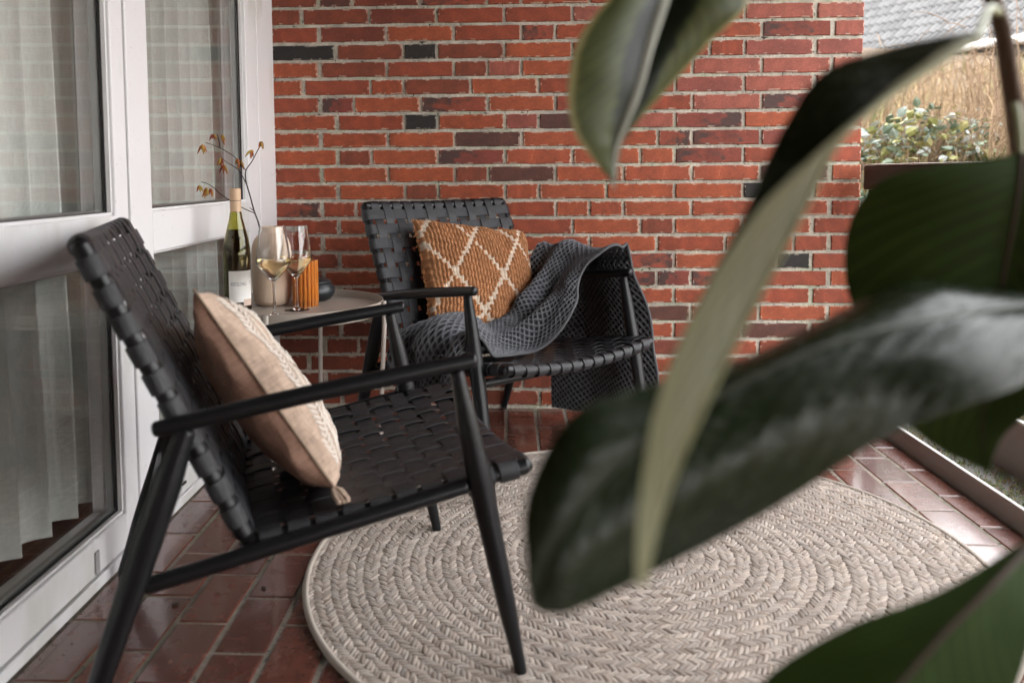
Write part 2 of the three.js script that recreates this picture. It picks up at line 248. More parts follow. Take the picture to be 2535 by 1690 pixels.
// ---------------------------------------------------------------- window front, room behind it, curtains
{
  const X = -.857, w = thing('window_front', 'white framed floor-length window front with clear panes beside the seating', 'window');
  const fr = (x0, x1, y0, y1, z0, z1) => uvBox(span(x0, x1, y0, y1, z0, z1, .004));
  part(w, 'sill', fr(X - .1, X, 0, .027, -.04, 4.6), M.white);
  part(w, 'bottom_frame', fr(X - .09, X - .003, .030, .088, -.04, 1.195), M.white);
  part(w, 'head_frame', fr(X - .09, X, 2.25, 2.359, -.04, 4.6), M.white);
  part(w, 'corner_post', fr(X - .09, X, .028, 2.249, -.04, .163), M.white);
  part(w, 'mullion', fr(X - .09, X, .03, 2.249, 1.080, 1.199), M.white);
  part(w, 'transom', fr(X - .085, X + .001, .697, .799, .29, 1.079), M.white);
  // fixed window on the right: stile beside the corner post, bead, panes
  part(w, 'stile', fr(X - .085, X - .001, .03, 2.249, .168, .292), M.white);
  part(w, 'groove', span(X - .05, X - .012, .03, 2.249, .162, .169), M.gasket);
  function glazing(z0, z1, y0, y1) {                               // double pane with spacer bar and gasket
    const sheet = (x) => new THREE.PlaneGeometry(z1 - z0 + .024, y1 - y0 + .024).rotateY(Math.PI / 2).translate(x, (y0 + y1) / 2, (z0 + z1) / 2);
    const g = part(w, 'pane', sheet(X - .028), M.pane);
    part(g, 'inner_pane', sheet(X - .048), M.pane);
    const bars = (a, b, t, d) => merge([span(a, b, y0 - d, y0 + t, z0, z1), span(a, b, y1 - t, y1 + d, z0, z1), span(a, b, y0 + t, y1 - t, z0 - d, z0 + t), span(a, b, y0 + t, y1 - t, z1 - t, z1 + d)]);
    part(g, 'spacer', bars(X - .0455, X - .0305, .009, .01), M.spacer);
    part(g, 'gasket', bars(X - .0258, X - .0215, .005, .006), M.gasket);
    part(g, 'bead', bars(X - .0212, X - .012, .003, .012), M.white);
  }
  glazing(.295, 1.077, .802, 2.247); glazing(.295, 1.077, .091, .694);
  // door sash on the left
  const zb = 3.0;
  part(w, 'door_stile', fr(X - .085, X - .004, .032, 2.247, 1.203, 1.268), M.white);
  part(w, 'door_stile', fr(X - .085, X - .004, .032, 2.247, zb, zb + .075), M.white);
  part(w, 'door_rail', fr(X - .085, X - .004, .032, .112, 1.269, zb - .001), M.white);
  part(w, 'door_rail', fr(X - .085, X - .001, .697, .799, 1.269, zb - .001), M.white);
  part(w, 'door_rail', fr(X - .085, X - .004, 2.17, 2.247, 1.269, zb - .001), M.white);
  part(w, 'groove', span(X - .05, X - .012, .03, 2.249, 1.198, 1.204), M.gasket);
  glazing(1.272, zb - .004, .115, .694); glazing(1.272, zb - .004, .802, 2.167);
  part(w, 'mullion', fr(X - .09, X, .03, 2.249, zb + .08, 4.6), M.white);
  part(w, 'drain_cap', box(.004, .007, .026, X + .0, .058, .935, .0015), M.gasket);
  part(w, 'drain_cap', box(.004, .05, .016, X - .001, .062, 1.42, .0015), std({ color: new THREE.Color(.32, .31, .31) }));

  const plaster = std({ color: new THREE.Color(.5, .48, .44), roughness: .95 });
  struct('room_wall', merge([span(-4.2, -4.1, 0, 2.6, -.5, 5), span(-4.1, -.96, 0, 2.6, -.5, -.4), span(-4.1, -.96, 0, 2.6, 4.7, 4.8)]), plaster);
  struct('room_ceiling', span(-4.2, -.96, 2.5, 2.559, -.5, 4.8), M.ceiling);
  const rf = struct('room_floor', span(-4.1, -.96, -.1, .06, -.4, 4.7), std({ color: new THREE.Color(.36, .35, .33), roughness: .9 }));
  const planks = [0, 1, 2].map((n) => std({ roughness: .42, map: tex(64, 512, (u, v) => { const k = .8 + .4 * fbm(u * 22, v * 5, 400 + n, 4) + .15 * (fbm(u * 3, v * 2, 410 + n, 2) - .5); return [104 * k, 74 * k, 52 * k]; }) }));
  const R = rng(31);
  for (let i = 0; i < 12; i++) for (let j = 0; j < 4; j++) { const m = part(rf, 'floorboard', box(.128, .016, 1.196), planks[Math.floor(R() * 3)]); m.position.set(-1.03 - i * .13, .069, .2 + j * 1.2 + (i % 2) * .6 - .5); }

  const linen = phy({
    roughness: 1, transmission: .16, thickness: 0, color: new THREE.Color(.84, .86, .84),
    map: tex(256, 256, (u, v) => { const k = .96 + .035 * (vnoise(u * 128, v * 10, 51, 128, 10) - .5) + .035 * (vnoise(u * 10, v * 128, 53, 10, 128) - .5) + .04 * (fbm(u * 6, v * 6, 55, 3, 6, 6) - .5); return [238 * k, 240 * k, 236 * k]; }, { rx: 5, ry: 5 }),
    bumpMap: tex(256, 256, (u, v) => 128 + 90 * (vnoise(u * 128, v * 20, 57, 128, 20) - .5) + 90 * (vnoise(u * 20, v * 128, 59, 20, 128) - .5), { srgb: false, rx: 5, ry: 5 }), bumpScale: .0006,
  });
  function curtain(z0, z1, hem, folds, s, label) {
    const L = z1 - z0, q = (t) => fbm(t * 4, 1.5, s, 2) - .5;
    const g = gridGeo(Math.round(folds * 14), 40, (a, b) => {
      const y = lerp(hem + .03 * (vnoise(a * 5, .3, s + 4) - .5), 2.42, b), ph = a * folds * Math.PI * 2 + 2.2 * q(a) + .5 * (fbm(a * 3, b * 2, s + 2, 2) - .5), amp = lerp(.03, .022, b) * (.65 + .7 * vnoise(a * folds * .7, 2.1, s + 1));
      return V(-.992 + amp * Math.sin(ph) + .02 * (fbm(a * 6, b * 3, s + 6, 2) - .5) + .03 * (1 - b) * (1 - b) * (vnoise(a * 4, .1, s + 9) - .5), y, z0 + a * L + .012 * Math.cos(ph * 1.0));
    }, (a, b) => [a * L * 1.6, b * 2.3]);
    solo('curtain', g, linen, label, 'curtain', 'sheer curtains behind the windows');
  }
  curtain(.05, .93, .13, 10, 61, 'sheer off-white linen curtain hanging behind the fixed window');
  curtain(.9, 2.6, .125, 17, 71, 'sheer off-white linen curtain hanging behind the door pane');
}

// ---------------------------------------------------------------- railing and planter trough
{
  const r = thing('balcony_railing', 'dark balcony railing with a low grey kick board along the tiled edge', 'railing');
  const dark = std({ color: new THREE.Color(.022, .016, .014), roughness: .45, map: tex(64, 256, (u, v) => { const k = .7 + .5 * fbm(u * 16, v * 4, 81, 3); return [255 * k, 250 * k, 246 * k]; }) });
  const alu = std({ color: new THREE.Color(.3, .28, .26), roughness: .5, bumpMap: tex(64, 64, (u, v) => 255 * fbm(u * 20, v * 20, 83, 3, 20, 20), { srgb: false }), bumpScale: .0006 });
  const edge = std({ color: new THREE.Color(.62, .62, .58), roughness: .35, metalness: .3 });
  part(r, 'top_rail', span(1.29, 1.345, .822, .906, .12, 4.6, .006), dark);
  part(r, 'rail_top_highlight', span(1.286, 1.349, .9065, .912, .12, 4.6, .002), edge);  // pale strip paints the bright daylit edge along the rail top
  part(r, 'kick_board', span(1.2795, 1.289, -.02, .0555, .1, 4.6, .002), alu);
  part(r, 'kick_board_lip', span(1.2785, 1.2905, .056, .0605, .1, 4.6, .0015), edge);
  for (const z of [.14, 2.35, 4.5]) part(r, 'post', span(1.3, 1.335, -.1, .821, z, z + .035, .003), dark);
  const tr = thing('planter_trough', 'taupe planter trough with a pale rim standing outside the railing', 'planter');
  const taupe = std({ color: new THREE.Color(.25, .215, .2), roughness: .6, bumpMap: tex(64, 64, (u, v) => 255 * fbm(u * 14, v * 14, 85, 3, 14, 14), { srgb: false, rx: 3, ry: 2 }), bumpScale: .001 });
  part(tr, 'side', merge([span(1.42, 1.428, -.14, .196, .25, 2.25), span(1.63, 1.638, -.14, .196, .25, 2.25), span(1.428, 1.63, -.14, .196, .25, .258), span(1.428, 1.63, -.14, .196, 2.242, 2.25), span(1.428, 1.63, -.14, -.13, .258, 2.242)]), taupe);
  part(tr, 'rim', merge([span(1.416, 1.431, .1965, .203, .246, 2.254), span(1.627, 1.642, .1965, .203, .246, 2.254)]), edge);
  part(tr, 'soil', gridGeo(8, 60, (a, b) => V(lerp(1.432, 1.626, a), .185 + .025 * fbm(a * 4, b * 40, 87, 3), lerp(.26, 2.24, b))), std({ color: new THREE.Color(.06, .045, .03) }));
}

// ---------------------------------------------------------------- garden
const gardenY = (x, z) => { const back = z < -1.8 ? .85 + .2 * (-1.8 - z) : .85 - .42 * (z + 1.8), s = sstep(1.5, 2.3, x); return lerp(-.22, Math.max(-.2, back), s) + .05 * (fbm(x * 1.3, z * 1.3, 91, 3) - .5); };
{
  const earth = std({ roughness: 1, map: tex(512, 512, (u, v) => { const a = fbm(u * 12, v * 12, 93, 5, 12, 12), b = fbm(u * 90, v * 90, 95, 2, 90, 90), k = .7 + .6 * (b - .5) + .4 * (a - .5); return [104 * k, 88 * k - 6 * a, 62 * k]; }, { rx: 8, ry: 8 }), bumpMap: tex(256, 256, (u, v) => 255 * fbm(u * 40, v * 40, 97, 3, 40, 40), { srgb: false, rx: 8, ry: 8 }), bumpScale: .03 });
  const ground = new THREE.PlaneGeometry(160, 160).rotateX(-Math.PI / 2).translate(0, -1.2, 0);
  struct('ground', ground, earth);
  struct('garden_bank', gridGeo(70, 90, (a, b) => { const x = 1.3 + 24 * a * a, z = 6 - 34 * b; return V(x, gardenY(x, z), z); }, (a, b) => [a * a * 2, b * 2.4]), earth);
  const mossR = rng(41), moss = [], blade = new THREE.ConeGeometry(.002, .014, 3);
  const mossMat = std({ color: new THREE.Color(.16, .19, .06), roughness: 1 });
  const mi = new THREE.InstancedMesh(blade, mossMat, 5200), mm = new THREE.Matrix4(), qq = new THREE.Quaternion(), cc = new THREE.Color();
  for (let i = 0; i < 5200; i++) {
    const strip = i % 2, z = .2 + mossR() * 2.05, x = strip ? lerp(1.294, 1.412, mossR()) : lerp(1.434, 1.624, mossR());
    const y = strip ? .04 + .014 * fbm(x * 30, z * 12, 99, 2) : .2 + .02 * fbm(x * 20, z * 20, 87, 2);
    qq.setFromEuler(new THREE.Euler((mossR() - .5) * 2, mossR() * 6, (mossR() - .5) * 2)); const s = .5 + mossR();
    mm.compose(V(x, y, z), qq, V(s, s, s)); mi.setMatrixAt(i, mm); cc.setRGB(.14 + .22 * mossR(), .17 + .16 * mossR(), .07 + .1 * mossR()); mi.setColorAt(i, cc);
  }
  mossMat.color.set(0xffffff); mi.name = 'moss'; mi.castShadow = mi.receiveShadow = true; tag(mi, 'green and grey moss growing along the balcony edge', 'moss', null, 'stuff'); scene.add(mi);
  struct('edge_gravel', gridGeo(6, 80, (a, b) => V(lerp(1.2895, 1.42, a), .034 + .012 * fbm(a * 5, b * 60, 101, 3), lerp(.1, 2.4, b))), std({ color: new THREE.Color(.2, .19, .17) }));

  // dry grass on the bank
  const gr = rng(43), gb = new THREE.BufferGeometry();
  { const p = [], n = 4; for (let i = 0; i < n; i++) { const a = i / n, b = (i + 1) / n, f = (t) => [.18 * t * t, t], w = (t) => .009 * (1 - t) + .001; const [xa, ya] = f(a), [xb, yb] = f(b); p.push(xa, ya, -w(a), xa, ya, w(a), xb, yb, w(b), xa, ya, -w(a), xb, yb, w(b), xb, yb, -w(b)); } gb.setAttribute('position', new THREE.Float32BufferAttribute(p, 3)); gb.computeVertexNormals(); }
  const N = 15000, gi = new THREE.InstancedMesh(gb, std({ color: 0xffffff, roughness: .9 }), N);
  for (let i = 0; i < N; i++) {
    const t = gr(), z = lerp(-1.2, -9, t * t), x = lerp(1.8, 3.4 - z * .62, gr()), cl = fbm(x * 1.6, z * 1.6, 103, 2), h = (.12 + .24 * gr()) * (.4 + cl) * (z > -2.4 ? .6 : 1);
    qq.setFromEuler(new THREE.Euler((gr() - .5) * .9, gr() * 6.3, (gr() - .5) * .9)); mm.compose(V(x, gardenY(x, z) - .02, z), qq, V(h * 1.3, h, .5 + .5 * gr())); gi.setMatrixAt(i, mm);
    const k = .55 + .6 * gr(), gn = cl > .6 && gr() < .4; cc.setRGB(k * (gn ? .14 : .22), k * (gn ? .15 : .152), k * (gn ? .05 : .082)); gi.setColorAt(i, cc);
  }
  gi.name = 'dry_grass'; gi.castShadow = gi.receiveShadow = true; tag(gi, 'tall straw-coloured dry grass on the garden bank', 'dry grass', null, 'stuff'); scene.add(gi);

  // shrubs: stems with separate leaves
  const leafG = (() => { const p = []; const n = 4, f = (t) => Math.sin(Math.PI * Math.pow(t, .8)) * .34; for (let i = 0; i < n; i++) { const a = i / n, b = (i + 1) / n; for (const s of [-1, 1]) p.push(0, .06 * a, a, s * f(a), .1 * a + .12, a, s * f(b), .1 * b + .12, b, 0, .06 * a, a, s * f(b), .1 * b + .12, b, 0, .06 * b, b); } const g = new THREE.BufferGeometry(); g.setAttribute('position', new THREE.Float32BufferAttribute(p, 3)); g.computeVertexNormals(); return g; })();
  const bark = std({ color: new THREE.Color(.17, .11, .07), roughness: .9 });
  function shrub(x, z, rad, h, nl, pal, ls, seed, label) {
    const y = gardenY(x, z) - .03, t = thing('garden_shrub', label, 'shrub', { group: 'shrubs on the garden bank', at: [x, y, z] }), q = rng(seed), st = [];
    for (let i = 0; i < 26; i++) { const a = q() * 6.28, r = rad * Math.sqrt(q()), hh = h * (.6 + .5 * q()); st.push(limb([[r * .2 * Math.cos(a), 0, r * .2 * Math.sin(a)], [r * .6 * Math.cos(a + .2), hh * .55, r * .6 * Math.sin(a + .2)], [r * Math.cos(a), hh, r * Math.sin(a)]], [.006, .004, .0015], { seg: 4, per: 3 })); }
    part(t, 'stems', merge(st), bark);
    const byCol = pal.map(() => []), m4 = new THREE.Matrix4(), e = new THREE.Euler(), Q = new THREE.Quaternion();
    for (let i = 0; i < nl; i++) {
      const a = q() * 6.28, u = Math.cbrt(q()), el = Math.acos(1 - q() * 1.1), r = rad * u; const s = ls * (.6 + .8 * q());
      e.set(-.5 + (q() - .5) * 1.8, q() * 6.28, (q() - .5) * 1.6); Q.setFromEuler(e); m4.compose(V(r * Math.sin(el) * Math.cos(a), h * (.25 + .75 * u * Math.cos(el)) + .03 * q(), r * Math.sin(el) * Math.sin(a)), Q, V(s, s, s));
      byCol[Math.floor(q() * pal.length)].push(leafG.clone().applyMatrix4(m4));
    }
    byCol.forEach((l, i) => { if (l.length) { const m = part(t, 'foliage', merge(l), phy({ color: new THREE.Color(...pal[i]), roughness: .5, transmission: .2, thickness: 0 })); } });
  }
  const frosted = [[.12, .16, .11], [.2, .24, .21], [.07, .1, .06], [.3, .32, .3]], lime = [[.2, .2, .06], [.14, .16, .05], [.27, .25, .1]];
  shrub(1.98, -1.5, .36, .38, 420, frosted, .055, 51, 'silvery green low shrub close behind the brick wall end');
  shrub(2.42, -1.9, .36, .4, 330, [...frosted, ...lime], .06, 52, 'pale green shrub with silvery leaf tips on the bank');
  shrub(2.85, -2.3, .3, .34, 170, [...lime, ...frosted], .055, 53, 'sparse yellowish green shrub amid dry stalks on the bank');
  shrub(2.25, -1.25, .2, .16, 130, lime, .05, 54, 'low lime green shrub just beyond the railing');
  // bare twiggy bushes
  function bare(x, z, h, n, seed, label) {
    const tan = std({ color: new THREE.Color(.2, .135, .08), roughness: .9 }), t = thing('bare_bush', label, 'bush', { group: 'leafless bushes on the bank', at: [x, gardenY(x, z) - .05, z] }), q = rng(seed), st = [];
    for (let i = 0; i < n; i++) { let p = V((q() - .5) * .25, 0, (q() - .5) * .25), d = V((q() - .5) * .9, 1, (q() - .5) * .9).normalize(); const pts = [p.clone()]; for (let k = 0; k < 4; k++) { d.add(V((q() - .5) * .5, .12, (q() - .5) * .5)).normalize(); p = p.clone().addScaledVector(d, h / 4 * (.7 + .6 * q())); pts.push(p); if (k > 0) { const e = p.clone().add(V((q() - .5) * .4, .16 * q(), (q() - .5) * .4)); st.push(limb([p, p.clone().lerp(e, .5).add(V(0, .02, 0)), e], [.003, .0022, .001], { seg: 4, per: 2 })); } } st.push(limb(pts, [.008, .006, .004, .003, .0012], { seg: 5, per: 3 })); }
    part(t, 'twigs', merge(st), seed % 2 ? bark : tan);
  }
  bare(3.2, -2.3, 1.0, 16, 61, 'leafless brown bush with thin crossing twigs beside the yellowish shrub');
  bare(2.75, -2.6, .7, 14, 62, 'low leafless bush in the dry grass');
  bare(4.0, -3.0, 1.3, 14, 63, 'tall leafless bush in front of the neighbouring house');
  bare(2.1, -2.2, .5, 12, 64, 'small leafless bush behind the silvery shrub');
  bare(2.7, -1.75, .42, 30, 66, 'dense thicket of straw-coloured twigs between the green shrubs');
  bare(3.1, -1.9, .5, 34, 68, 'dense thicket of straw-coloured twigs in front of the brown bush');
  bare(3.3, -2.9, .7, 30, 70, 'straw-coloured leafless bush higher up the bank');

  // neighbouring house: white wall, tiled roof falling towards us
  const E0 = V(7.8, 3.08, -12.8), along = V(.5, 0, .866).normalize(), out = V(.866, 0, -.5);
  if (out.x < 0) out.negate();
  const up = out.clone().multiplyScalar(.72).add(V(0, .69, 0)).normalize(), nrm = V().crossVectors(along, up); if (nrm.y < 0) nrm.negate();
  const hs = thing('neighbouring_house', 'white neighbouring house with a pale ribbed tile roof beyond the bank', 'house');
  const basis = new THREE.Matrix4().makeBasis(along, up, V().crossVectors(along, up));
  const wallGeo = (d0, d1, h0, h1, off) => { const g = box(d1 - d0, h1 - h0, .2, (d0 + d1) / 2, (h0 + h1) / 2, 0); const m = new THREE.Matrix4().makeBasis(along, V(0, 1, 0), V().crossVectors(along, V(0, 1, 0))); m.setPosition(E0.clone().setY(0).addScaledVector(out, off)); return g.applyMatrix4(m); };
  part(hs, 'wall', wallGeo(-17, 12, 0, 3.3, .6), std({ color: new THREE.Color(.2, .2, .19), roughness: .9 }));
  part(hs, 'gutter', limb([E0.clone().addScaledVector(along, -17).addScaledVector(out, -.05), E0.clone().addScaledVector(along, 12.5).addScaledVector(out, -.05)], .075, { seg: 10 }), std({ color: new THREE.Color(.6, .6, .58), roughness: .4 }));
  part(hs, 'eave_shade_strip', wallGeo(-17, 12, 2.85, 3.02, .15), std({ color: new THREE.Color(.04, .035, .03) }));  // near-black strip standing in for the shadow under the eave
  const TW = .15, TL = .3, tileGeo = (() => { // one pan tile: rolled rib and shallow trough, thicker at its lower end
    const g = gridGeo(8, 1, (a, b) => V(a * TW, b * TL, .006 + .05 * Math.pow(Math.max(0, Math.sin(a * Math.PI)), 2) + .024 * (1 - b)));
    const l = gridGeo(8, 1, (a, b) => V(a * TW, 0, (.006 + .05 * Math.pow(Math.max(0, Math.sin(a * Math.PI)), 2) + .024) * b)); return merge([g, l]);
  })();
  const roofMats = [.08, .095, .068, .088].map((k, n) => std({ roughness: .85, color: new THREE.Color(k, k * 1.0, k * 1.02), bumpMap: null }));
  const rq = rng(71), restT = [];
  const backing = gridGeo(2, 2, (a, b) => E0.clone().addScaledVector(along, lerp(-13, 9, a)).addScaledVector(up, lerp(-.1, 3.6, b)).addScaledVector(nrm, -.03));
  part(hs, 'roof', backing, std({ color: new THREE.Color(.05, .05, .05) }));
  let count = 0; const mt = new THREE.Matrix4();
  const cand = [];
  for (let i = -86; i < 60; i++) for (let j = 0; j < 12; j++) { const p = E0.clone().addScaledVector(along, i * TW).addScaledVector(up, j * TL - .06); const d = p.distanceTo(camera.position), dx = (p.x - .038) / (3.2125 - p.z), dy = (p.y - .888) / (3.2125 - p.z); cand.push([p, dx > .38 && dx < .62 && dy < .24 ? d : d + 100]); }
  cand.sort((a, b) => a[1] - b[1]);
  for (const [p] of cand) {
    mt.copy(basis).setPosition(p);
    if (count++ < 300) { const m = part(hs, 'roof_tile', tileGeo, roofMats[Math.floor(rq() * 4)]); m.applyMatrix4(mt); }
    else restT.push(tileGeo.clone().applyMatrix4(mt));
  }
  const rt = part(hs, 'further_roof_tiles', merge(restT), roofMats[0]); rt.userData.kind = 'stuff';
}

// ---------------------------------------------------------------- braided round rug
{
  const rug = thing('braided_rug', 'round braided beige and grey rug with a pale corded edge', 'rug', { at: [.332, 0, 1.275] });
  const jute = std({ vertexColors: true, roughness: .95, bumpMap: tex(64, 64, (u, v) => 255 * fbm(u * 3, v * 26, 111, 3, 3, 26), { srgb: false }), bumpScale: .001 });
  part(rug, 'backing', new THREE.CylinderGeometry(.75, .75, .006, 96).translate(0, .0035, 0), std({ color: new THREE.Color(.36, .295, .245), roughness: 1 }));
  const q = rng(81), ringW = .0345;
  // one strand: a plump lozenge, 24 triangles
  const strand = (() => { const g = new THREE.IcosahedronGeometry(1, 1); return g; })();
  const sp = strand.attributes.position, sn = strand.attributes.normal;
  for (let k = 0; k < 22; k++) {
    const r = .742 - k * ringW; if (r < .02) break;
    const n = Math.max(6, Math.round(2 * Math.PI * r / .0116)), pos = [], nor = [], col = [], uv = [], tint = [.9 + .2 * q(), .9 + .2 * q()];
    for (let i = 0; i < n; i++) for (const s of [-1, 1]) {
      const a = (i + (s > 0 ? .5 : 0) + (q() - .5) * .16) / n * Math.PI * 2, rr = r + s * .0084 + (q() - .5) * .0036 + .003 * (fbm(a * 2.2, k * .6, 113, 2) - .5), tilt = s * (.72 + (q() - .5) * .3), L = .0166 * (1 + (q() - .5) * .2), Wd = .0057 * (1 + (q() - .5) * .24), Hh = .0034 * (1 + (q() - .5) * .3);
      const mix = q(), k1 = (.78 + .38 * q()) * tint[0], c = mix < .62 ? [.405, .338, .288] : mix < .88 ? [.395, .342, .30] : [.32, .258, .212];
      const ca = Math.cos(a), sa = Math.sin(a), ct = Math.cos(tilt), stt = Math.sin(tilt), yo = .0082 + (q() - .5) * .0016, roll = (q() - .5) * .3;
      for (let v = 0; v < sp.count; v++) {
        const lx = sp.getX(v) * L, lz = sp.getZ(v) * Wd, ly = sp.getY(v) * Hh + lz * roll;
        const tx = lx * ct - lz * stt, tz = lx * stt + lz * ct;             // tx along the ring, tz outward
        const R = rr + tz; pos.push(R * ca + tx * sa, yo + ly, R * sa - tx * ca);
        const nx = sn.getX(v) / L, ny = sn.getY(v) / Hh, nz = sn.getZ(v) / Wd, ux = nx * ct - nz * stt, uz = nx * stt + nz * ct, l = Math.hypot(ux, ny, uz); nor.push((uz * ca + ux * sa) / l, ny / l, (uz * sa - ux * ca) / l);
        col.push(c[0] * k1, c[1] * k1, c[2] * k1); uv.push(lz * 60, lx * 60);
      }
    }
    const g = new THREE.BufferGeometry(); g.setAttribute('position', new THREE.Float32BufferAttribute(pos, 3)); g.setAttribute('normal', new THREE.Float32BufferAttribute(nor, 3)); g.setAttribute('color', new THREE.Float32BufferAttribute(col, 3)); g.setAttribute('uv', new THREE.Float32BufferAttribute(uv, 2));
    part(rug, 'braid', g, jute);
  }
  part(rug, 'corded_edge', new THREE.TorusGeometry(.758, .0075, 8, 160).rotateX(Math.PI / 2).translate(0, .0078, 0), std({ color: new THREE.Color(.47, .41, .35), roughness: .95, bumpMap: tex(512, 16, (u, v) => 128 + 100 * Math.sin((u * 160 + v) * 6.28), { srgb: false, rx: 4 }), bumpScale: .002 }));
}

{ // fine grit gathered along the sill and in the joints
  const q = rng(85), N = 420, gi = new THREE.InstancedMesh(new THREE.IcosahedronGeometry(1, 0), std({ color: 0xffffff, roughness: 1 }), N), m = new THREE.Matrix4(), e = new THREE.Quaternion(), c = new THREE.Color();
  for (let i = 0; i < N; i++) {
    let x = 0, z = 0; do { const side = q(); x = side < .5 ? -.852 + .12 * q() * q() : side < .7 ? 1.272 - .08 * q() * q() : lerp(-.85, 1.27, q()); z = .12 + 2.2 * q(); } while (Math.hypot(x - .332, z - 1.275) < .78);
    const r = .0007 + .0018 * q() * q(), k = .03 + .2 * q(); m.compose(V(x, r * .5 + .0004, z), e, V(r, r * .6, r)); gi.setMatrixAt(i, m); c.setRGB(k, k * .85, k * .68); gi.setColorAt(i, c);
  }
  gi.name = 'floor_grit'; gi.castShadow = gi.receiveShadow = true; tag(gi, 'fine grit scattered over the red floor tiles', 'grit', null, 'stuff'); scene.add(gi);
}
{ // withered crumbs lying on the tiles
  const q = rng(87), m = std({ color: new THREE.Color(.03, .02, .014), roughness: .9 });
  for (const [x, z, r, l] of [[-.668, 1.485, .008, 'dark withered crumb on a floor tile beside the armchair rear leg'], [-.505, 1.415, .007, 'dark withered crumb on a floor tile close to the rug edge'], [-.62, 1.2, .006, 'smallest dark withered crumb on a floor tile under the armchair back']]) { const g = new THREE.IcosahedronGeometry(1, 1), p = g.attributes.position; g.scale(r, r * .28, r * .7); solo('leaf_crumb', g.rotateY(q() * 6).translate(x, r * .28 + .0008, z), m, l, 'crumb', 'crumbs on the tiles'); }
}
// ---------------------------------------------------------------- woven armchairs
const CH = { T: [-.3613, .7832], B: [-.1291, .2937], SF: [.3403, .368], AR: [-.262, .5025], AF: [.2385, .5713], FLt: [.2108, .552], FLb: [.3199, .012], RLt: [-.2277, .4873], RLb: [-.3925, .012], LR: [-.2818, .2598], LF: [.222, .3552], w: .3154, wp: .2889, wf: .3219 };
function strapGeo(path, widthDir, w = .0375, t = .0026) {            // ribbon with softened edges along a path
  const n = path.length, e = .0011, cs = [[-w / 2 + e, t / 2], [0, t / 2 + .0003], [w / 2 - e, t / 2], [w / 2, 0], [w / 2 - e, -t / 2], [-w / 2 + e, -t / 2], [-w / 2, 0]], pos = [], uv = [], idx = []; let len = 0;
  for (let i = 0; i < n; i++) {
    const T = path[Math.min(n - 1, i + 1)].clone().sub(path[Math.max(0, i - 1)]).normalize(), b = widthDir.clone().addScaledVector(T, -widthDir.dot(T)).normalize(), N = V().crossVectors(T, b).normalize(); if (i) len += path[i].distanceTo(path[i - 1]);
    cs.forEach(([x, y], k) => { const p = path[i].clone().addScaledVector(b, x).addScaledVector(N, y); pos.push(p.x, p.y, p.z); uv.push(k / 7 * .04 * 12, len * 12); });
  }
  const c = cs.length; for (let i = 0; i < n - 1; i++) for (let k = 0; k < c; k++) { const a = i * c + k, b = i * c + (k + 1) % c; idx.push(a, b, b + c, a, b + c, a + c); }
  idx.push(0, 1, 2, 0, 2, 3, 0, 3, 6, 6, 3, 4, 6, 4, 5); const o = (n - 1) * c; idx.push(o, o + 2, o + 1, o, o + 3, o + 2, o, o + 6, o + 3, o + 6, o + 4, o + 3, o + 6, o + 5, o + 4);
  const g = new THREE.BufferGeometry(); g.setAttribute('position', new THREE.Float32BufferAttribute(pos, 3)); g.setAttribute('uv', new THREE.Float32BufferAttribute(uv, 2)); g.setIndex(idx); return toCreasedNormals(g, .55);
}
